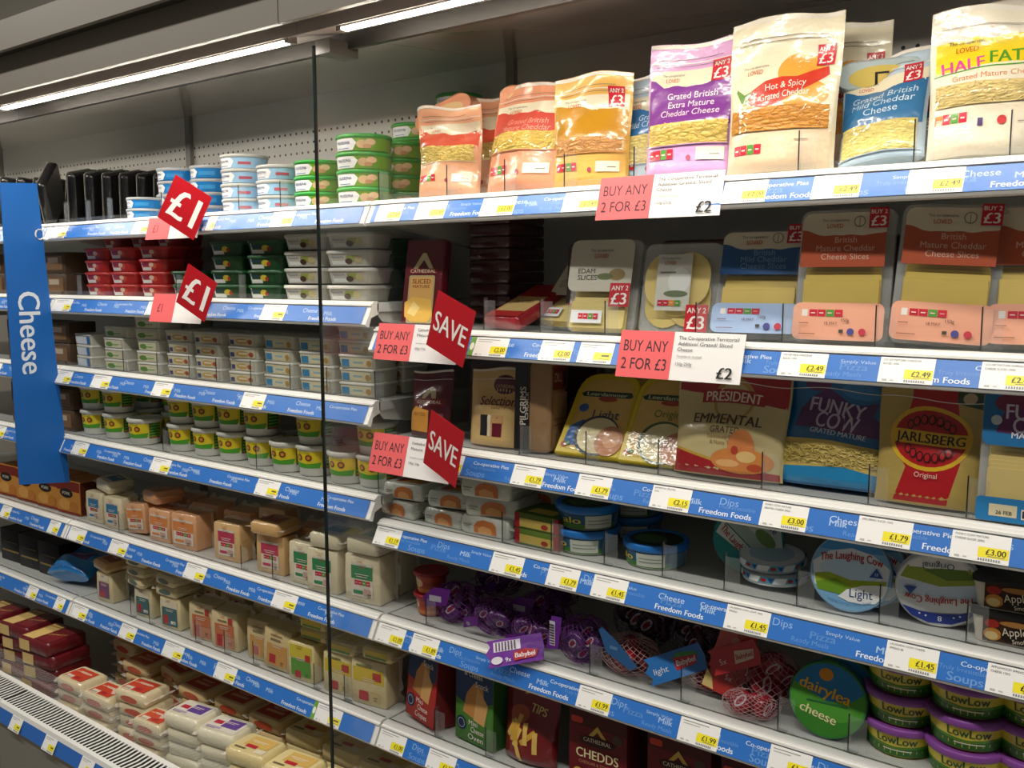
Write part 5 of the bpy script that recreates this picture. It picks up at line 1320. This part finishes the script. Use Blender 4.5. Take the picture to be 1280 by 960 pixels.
# ------------------------------------------------------------------ nearest cabinet, fifth shelf: small waxed cheeses in nets
z = ZR[4] + .001
for k in range(2):
    place(REDCUP, -1.278, .10, z + .046 * k, 'red snack cup at the left end, %s of two' % ('lower', 'upper')[k], rz=-14 + 20 * k, s=.8)
place(NET_PURPLE, -1.199, .095, z, 'purple net bag of waxed cheeses beside the red cups', rz=10)
place(NET_PURPLE2, -1.096, .09, z, 'purple net bag second from the red cups', rz=-12)
place(NET_PURPLE, -1.027, .15, z, 'purple net bag set back behind the protruding purple tag', rz=4)
place(NET_PURPLE2, -0.999, .085, z, 'purple net bag whose tag hangs over the rail', rz=8, s=.9)
place(NET_PURPLE2, -1.176, .2, z + .03, 'purple net bag heaped at the back, left', rz=30)
place(NET_PURPLE, -1.042, .22, z + .03, 'purple net bag heaped at the back, right', rz=-30)
place(TAG_PURPLE, -0.977, -.008, z - .012, 'purple tag lying out over the fifth shelf rail', rz=26, rx=-38, ry=-14)
place(NET_CARD, -0.884, .078, z, 'purple net bag with an upright barcode tag', rz=0)
place(NET_RED, -0.793, .088, z, 'net of red waxed cheeses with a blue tag across it', rz=-4)
place(NET_DARK, -0.822, .19, z + .01, 'dark net of waxed cheeses behind the blue tagged net', rz=10)
place(NET_DARK, -0.711, .19, z, 'dark net of waxed cheeses behind the blue tag card', rz=-20)
place(TAG_BLUE, -0.688, .066, z + .006, 'blue tag card lying on the fifth shelf', rz=22, rx=-24, ry=-24)
place(NET_LOW, -0.656, .115, z, 'red waxed cheeses in a net behind the red tag', rz=0)
place(TAG_RED, -0.621, .075, z + .008, 'tall red tag standing among the nets', rz=6, rx=-14, ry=14)
place(TAG_RED2, -0.583, .062, z + .05, 'red tag slanting up towards the right', rz=4, rx=-14, ry=-26)
place(NET_RED2, -0.548, .108, z, 'net of red waxed cheeses right of the red tags', rz=6)
place(NET_LOW, -0.558, .058, z, 'low net of red waxed cheeses at the shelf front', rz=8, s=.82)
place(DAIRY, -0.439, .066, z, 'round green and blue cheese box standing on edge', rz=6, rx=-9)
for k in range(3):
    place(DAIRY, -0.439 + .01 * (k + 1), .102 + .036 * k, z, 'round green box behind the front green box, %s in the row' % ORD[k], rz=6, rx=-6, group='round boxes behind the green box')
for c, (xx, yy) in enumerate(((-0.342, .11), (-0.250, .092), (-0.168, .11))):
    for k in range(3):
        place(LOW, xx, yy, z + .047 * k, 'yellow and green tub with purple lid, %s of the %s stack' % (POSN[3][k], ['left', 'centre', 'right'][c]), rz=(-4, 3, -2, 2)[k] + 6, group='purple lidded tubs', s=.9)

# ------------------------------------------------------------------ nearest cabinet, lowest shelf: snack boxes
z = ZR[5] + .001
place(CRISP_RED, -1.263, .10, z, 'red and navy snack carton at the left end of the lowest shelf', rz=-14, rx=-6)
place(CRISP_GREEN, -1.126, .105, z, 'green and navy snack carton beside the red one', rz=-6, rx=-2)
place(TIPS, -1.007, .08, z, 'dark red snack bag with yellow sticks on it', rz=4, rx=-6)
place(CHEDDS, -0.849, .112, z, 'maroon snack carton right of the red snack bag', rz=4)
place(CHEDDS, -0.692, .122, z, 'maroon snack carton, second from the red snack bag', rz=3)
place(CHEDDS, -0.550, .112, z, 'maroon snack carton, third from the red snack bag', rz=3)
place(CRISP_RED, -1.232, .22, z, 'red and navy carton in the row behind, lowest shelf', rz=-4)

# ------------------------------------------------------------------ middle cabinet
def stack(P, x, y, z0, n, h, desc, which, group, rz=0, seed=0, s=1):
    rnd = random.Random(seed + n)
    names = POSN.get(n) or ['%s from bottom' % w for w in ('first', 'second', 'third', 'fourth', 'fifth', 'sixth', 'seventh', 'eighth', 'ninth')[:n]]
    for k in range(n):
        lb = '%s, %s' % (desc, which) if n == 1 else '%s, %s %s' % (desc, names[k], which)
        place(P, x + rnd.uniform(-.002, .002), y + rnd.uniform(-.002, .002), z0 + h * k, lb, rz=rz + rnd.uniform(-4, 4), group=group, s=s)
# top shelf: round tubs of soft cheese
z = ZM[0] + .001
G = 'round soft cheese tubs on the top shelf'
H = .0335
stack(T_BLUE, -2.274, .10, z, 2, H * .86, 'blue round tub', 'in the short stack left of the £1 sign', G, rz=26, seed=1, s=.86)
stack(T_BLUE, -2.225, .17, z, 4, H, 'blue round tub', 'in the stack behind the £1 sign', G, rz=20, seed=2)
stack(T_BLUE, -2.105, .19, z, 4, H, 'blue round tub', 'in the stack touching the pale blue tubs', G, rz=20, seed=3)
stack(T_LBLUE, -1.859, .105, z, 4, H, 'pale blue round tub', 'of the taller pale blue stack', G, rz=30, seed=4)
stack(T_LBLUE, -1.728, .105, z, 3, H, 'pale blue round tub', 'of the lower pale blue stack', G, rz=30, seed=5)
stack(T_GREEN, -1.597, .105, z, 3, H, 'green lidded round tub', 'of the lower green stack', G, rz=36, seed=6)
stack(T_GREEN, -1.457, .105, z, 4, H * 1.06, 'green lidded round tub', 'of the front green stack by the glass', G, rz=36, seed=7, s=1.06)
stack(T_GREEN, -1.473, .225, z, 4, H * 1.06, 'green lidded round tub', 'of the stack behind the front green stack', G, rz=36, seed=8, s=1.06)
stack(T_GREEN, -1.527, .335, z, 6, H, 'green lidded round tub', 'of the tall back stack', G, rz=36, seed=9)
stack(T_GREEN, -1.449, .40, z, 8, H, 'green lidded round tub', 'of the tallest back stack', G, rz=36, seed=10)
stack(T_LBLUE, -1.870, .225, z, 3, H, 'pale blue round tub in the back row', 'behind the taller stack', G, rz=30, seed=11)
# second shelf
z = ZM[1] + .001
G = 'soft cheese tubs on the second shelf'
for c, (px_, n) in enumerate(((-2.467, 4), (-2.338, 4), (-2.194, 4))):
    stack(T_RED, px_, .095, z, n, .0325, 'red tub', 'of the %s red stack' % ['left', 'centre', 'right'][c], G, rz=4, seed=20 + c, s=.96)
for c, xx in enumerate((-2.533, -2.389, -2.262)):
    for k in range(5):
        place(T_RED, xx, .19, z + .0325 * k, 'red tub behind the red stacks, %s from below in the %s column' % (ORD[k], ORD[c]), group='red tubs in the back row')
stack(T_DGREEN, -2.047, .095, z, 2, .0325, 'dark green tub', 'of the short stack behind the £1 sign', G, rz=6, seed=24)
stack(T_DGREEN, -1.885, .095, z, 4, .0335, 'dark green tub', 'of the left dark green stack', G, rz=6, seed=25)
stack(T_DGREEN, -1.745, .095, z, 4, .0335, 'dark green tub', 'of the right dark green stack', G, rz=6, seed=26)
stack(T_GREY, -1.607, .095, z, 4, .0365, 'grey lidded tub with olive print', 'of the left grey stack', G, rz=8, seed=27)
stack(T_GREY, -1.467, .095, z, 4, .0365, 'grey lidded tub with olive print', 'of the right grey stack', G, rz=8, seed=28)
for c, xx in enumerate((-1.913, -1.768, -1.627, -1.492)):
    for k in range(4):
        place(T_DGREEN, xx, .195, z + .0335 * k, 'dark green tub in the back row, %s of the %s column' % (POSN[4][k], ORD[c]), group='dark green tubs in the back row')
# third shelf: small white boxes
z = ZM[2] + .001
G = 'small white cheese boxes on the third shelf'
ORD = ['first', 'second', 'third', 'fourth', 'fifth', 'sixth', 'seventh', 'eighth']
for c, (xx, n, P) in enumerate(((-2.384, 4, MB_GREEN), (-2.226, 5, MB_GREEN), (-2.086, 4, MB_TAN), (-1.965, 4, MB_TAN), (-1.830, 4, MB_TAN), (-1.698, 4, MB_BLUE), (-1.573, 4, MB_BLUE), (-1.447, 5, MB_BLUE))):
    stack(P, xx, .095, z, n, .0295, 'white cheese box', 'of the %s column from the Cheese sign' % ORD[c], G, rz=2, seed=40 + c, s=.96)
    for k in range(n):
        place(P, xx, .19, z + .0295 * k, 'white cheese box in the back row, %s of the %s column' % ((POSN.get(n) or ORD)[k], ORD[c]), group='white boxes in the back row', s=.96)
stack(MB_WHITE, -2.543, .095, z, 3, .031, 'plain white and blue box', 'of the pile nearest the Cheese sign', G, rz=-8, seed=50)
# fourth shelf: pots
z = ZM[3] + .001
G = 'yellow labelled pots on the fourth shelf'
for c, (xx, yy, n) in enumerate(((-2.568, .10, 2), (-2.449, .10, 2), (-2.303, .088, 1), (-2.134, .10, 2), (-2.026, .10, 2), (-1.924, .10, 2), (-1.818, .10, 2), (-1.711, .09, 1), (-1.628, .10, 2), (-1.511, .09, 1), (-1.429, .10, 2))):
    stack(POT, xx, yy, z, n, .071, 'white pot with yellow label', 'in column %s from the Cheese sign' % ['one', 'two', 'three', 'four', 'five', 'six', 'seven', 'eight', 'nine', 'ten', 'eleven'][c], G, rz=16, seed=60 + c, s=.95)
for c, xx in enumerate((-2.474, -2.334, -2.147, -1.992, -1.848, -1.714, -1.589)):
    for k in range(1 if xx > -1.9 else 2):
        place(POT, xx, .21, z + .071 * k, 'white pot in the back row, %s at place %s from the Cheese sign' % (POSN[2][k], ORD[c]), rz=8, group='pots in the back row', s=.95)
# fifth shelf: upright blocks
z = ZM[4] + .001
def up(P, x, label, y=.085, rz=0, rx=0, ry=0, s=1, zz=0, group=None):
    place(P, x, y, z + zz, label, rz=rz, rx=rx, ry=ry, s=s, group=group)
up(CB_BLUE, -2.538, 'cream block with blue label nearest the Cheese sign, fifth shelf', rz=4)
up(CB_BLUE, -2.432, 'cream block with blue label, second from the Cheese sign', y=.08, rz=6, rx=0)
place(LB_WHITE, -2.495, .10, z + .090, 'cream block lying across the two blue labelled blocks', rz=-6, ry=5)
up(CB_PEACH, -2.322, 'peach block tilted left under the lying peach block', rz=4, ry=-6, s=.9)
up(CB_PEACH, -2.211, 'peach block in the middle of the three peach blocks', rz=4, s=.95)
up(CB_PEACH, -2.098, 'peach block, rightmost of the three peach blocks', rz=6, s=1.02)
place(LB_PEACH, -2.252, .10, z + .092, 'peach block lying on top of the upright peach blocks', rz=-12, ry=-4)
up(CB_PINK, -1.925, 'amber block with pink label standing alone', rz=6)
up(CB_PINK, -1.758, 'amber block with pink label under a lying block', rz=6, s=.98)
place(LB_AMBER, -1.755, .08, z + .098, 'amber block lying on the right pink labelled block', rz=6)
up(CB_GREENL, -1.635, 'white block with green label, left of three', rz=4, s=.98)
up(CB_GREENL, -1.559, 'white block with green label, middle of three', y=.075, rz=8, s=1.0)
up(CB_GREENL, -1.437, 'white block with green label by the glass partition', y=.083, rz=8, s=1.08)
place(LB_GREEN, -1.549, .085, z + .103, 'white block lying on the middle green labelled block', rz=6, s=1.0)
place(LB_GREEN, -1.429, .085, z + .111, 'white block lying on the green labelled block by the glass', rz=6, s=1.0)
up(CB_GREENL, -1.451, 'white block behind the green labelled block by the glass', y=.16, rz=8, s=1.08)
for k, xx in enumerate((-2.253, -2.125, -1.987, -1.722)):
    up(CB_PEACH, xx, 'peach block in the row behind, fifth shelf, %s from the left' % ORD[k], y=.17, rz=5, s=1.1, group='peach blocks in the back row')
up(CB_PINK, -1.857, 'amber block with pink label raised in the back row', y=.17, rz=6, zz=.03)
# lowest shelf: upright blocks with lying ones on top
z = ZM[5] + .001
up(CB_PURP, -2.509, 'cream block with purple label nearest the Cheese sign, lowest shelf', rz=4)
place(LB_AMBER, -2.518, .09, z + .088, 'amber block lying on the purple labelled block', rz=-4, ry=4, s=.9)
up(CB_TEAL, -2.311, 'cream block with teal label under three lying blocks', rz=4)
up(CB_TEAL, -2.173, 'cream block with teal label under two lying blocks', y=.08, rz=6, s=1.05)
for k in range(3):
    place(LB_TEAL, -2.327, .085, z + .084 + .0285 * k, 'cream block lying on the left teal block, %s of three' % POSN[3][k], rz=-6 + 5 * k, s=.98)
for k in range(2):
    place(LB_TEAL, -2.181, .085, z + .088 + .0285 * k, 'cream block lying on the right teal block, %s of two' % POSN[2][k], rz=4 - 5 * k)
up(CB_ORL, -2.041, 'cream block with orange label beside the teal blocks', rz=8, s=1.05)
up(CB_ORL, -1.940, 'cream block with orange label standing forward', y=.082, rz=8, s=1.06)
up(CB_OCHRE, -1.813, 'cream block with ochre label, set back', rz=6, y=.09)
up(CB_OCHRE, -1.734, 'cream block with ochre label, leaning forward', y=.075, rz=8, ry=5)
up(CB_LIME, -1.642, 'cream block with green and yellow label', y=.075, rz=6)
for k in range(2):
    place(LB_YEL2, -1.626, .11, z + .093 + .0265 * k, 'cream block lying behind the green and yellow block, %s of two' % POSN[2][k], rz=4)
up(CB_YELL, -1.523, 'cream block with yellow label in front of the dark glass edge', y=.08, rz=6, s=.98)
up(CB_YELL, -1.429, 'cream block with yellow label nearest the glass partition', y=.083, rz=8, s=1.05)
place(LB_YEL2, -1.510, .09, z + .096, 'cream block lying on the left yellow labelled block', rz=6)
place(LB_YEL2, -1.409, .10, z + .103, 'cream block lying on the right yellow labelled block', rz=6)
for k, xx in enumerate((-2.158, -2.034, -1.897, -1.742, -1.613, -1.508)):
    up(CB_ORL if k < 3 else CB_YELL, xx, 'cream block with %s label in the back row, %s from the left' % ('orange' if k < 3 else 'yellow', ORD[k]), y=.175, rz=5, s=1.05, group='cream blocks in the back row')

# ------------------------------------------------------------------ bottom basin of the middle cabinet
ZF = .336
def pile(P, x, y, n, h, label, rz=0, tilt=None, s=1, z0=ZF):
    names = POSN.get(n) or ['%s from bottom' % w for w in ('first', 'second', 'third', 'fourth', 'fifth', 'sixth')[:n]]
    for k in range(n):
        place(P, x + .004 * ((k * 7) % 3 - 1), y + .004 * ((k * 5) % 3 - 1), z0 + h * k, '%s, %s' % (label, names[k]) if n > 1 else label, rz=rz + ((k * 5) % 7 - 3) * 1.2, s=s, rx=tilt if tilt and k == n - 1 else 0)
pile(LB_RED, -2.485, -.035, 3, .0345, 'white block with red label, pile in the front left corner of the basin', rz=3)
pile(LB_RED, -2.335, -.042, 3, .0345, 'white block with red label, second front pile of the basin', rz=4)
pile(LB_RED, -2.205, -.010, 4, .0345, 'white block with red label, third front pile of the basin', rz=10)
pile(LB_RED, -2.095, -.045, 3, .0345, 'white block with red label, pile beside the purple labels', rz=6, s=.92)
pile(LB_RED2, -2.52, .16, 6, .0345, 'cream block with red label, tall back pile under the shelf', rz=2)
pile(LB_RED2, -2.36, .10, 4, .0345, 'cream block with red label, inner left pile', rz=6)
pile(LB_RED2, -2.23, .13, 4, .0345, 'cream block with red label, inner middle pile', rz=-6)
pile(LB_RED2, -2.09, .10, 4, .0345, 'cream block with red label, inner right pile', rz=4)
pile(LB_PURPLE, -1.965, -.02, 4, .0365, 'white block with purple label, left pile', rz=10)
pile(LB_PURPLE, -1.83, -.018, 4, .0365, 'white block with purple label, right pile', rz=12, tilt=None)
pile(LB_YELLOW, -1.695, -.035, 4, .0365, 'cream block with yellow label, left pile', rz=10)
pile(LB_YELLOW, -1.565, -.03, 4, .0365, 'cream block with yellow label, right pile', rz=10)
pile(LB_YELLOW, -1.435, -.02, 4, .0365, 'cream block with yellow label, pile by the glass', rz=8)
for c, xx in enumerate((-1.94, -1.80, -1.66, -1.53, -1.41)):
    for k in range(4):
        place(LB_RED2 if c < 2 else LB_YELLOW, xx, .10, ZF + .0365 * k, 'cream block in the %s inner pile under the lowest shelf, %s' % (ORD[c], POSN[4][k]), rz=4, group='cream blocks deep in the basin')

# ------------------------------------------------------------------ far cabinet
z = ZM[0] + .001
for k in range(8):
    place(TRAYP, -2.99 + .03 * k, .09 + .035 * k, z, 'black meat tray, %s from the aisle in the row by the Cheese sign' % ORD[k], rz=-58, rx=-6, group='black meat trays, left row', s=.8)
place(TRAYP, -2.75, .10, z, 'black meat tray toppled sideways with a pale film edge', rz=-52, rx=-10, ry=42, s=.78)
for k in range(6):
    place(TRAYP, -2.70 + .03 * k, .16 + .036 * k, z, 'black meat tray, %s from the aisle behind the toppled tray' % ORD[k], rz=-62, rx=-8, ry=12, group='black meat trays, right row', s=.8)
z = ZM[1] + .001
for k in range(4):
    for j in range(2):
        place(BROWNBOX, -2.69 - .125 * k, .1, z + .062 * j, '%s brown box, %s from the Cheese sign, on the far second shelf' % (POSN[2][j], ORD[k]), rz=4, group='brown boxes on the far second shelf')
z = ZM[2] + .001
for k in range(3):
    for j in range(2):
        place(BROWNBOX, -2.69 - .125 * k, .1, z + .062 * j, '%s brown box, %s from the Cheese sign, on the far third shelf' % (POSN[2][j], ORD[k]), rz=4, group='brown boxes on the far third shelf')
z = ZM[3] + .001
for k in range(3):
    for j in range(2):
        place(BROWNBOX, -2.69 - .125 * k, .1, z + .062 * j, '%s brown box, %s from the Cheese sign, on the far fourth shelf' % (POSN[2][j], ORD[k]), rz=4, group='brown boxes on the far fourth shelf')
z = ZM[4] + .001
for k in range(4):
    place(SNACKY, -2.69 - .127 * k, .11, z, 'orange and brown snack carton, %s from the Cheese sign' % ['first', 'second', 'third', 'fourth'][k], rz=3)
z = ZM[5] + .001
place(BLUEBAG, -2.72, .06, z + .01, 'bright blue snack bag slumped over the far shelf', rz=16, rx=-58, s=1.0)
for k in range(3):
    place(BLACKBOX, -2.875 - .127 * k, .13, z, 'black and gold carton, %s from the blue bag' % ['first', 'second', 'third'][k], rz=3)
place(BLUEBAG, -2.675, .3, z, 'blue bag standing behind the slumped blue bag', rz=8, rx=-6, s=.8)
for c, (xx, yy) in enumerate(((-2.70, .0), (-2.87, .02), (-3.04, .0))):
    pile(MAROON, xx, yy, 4, .041, 'maroon and cream cheese pack, %s pile from the Cheese sign' % ORD[c], rz=8)
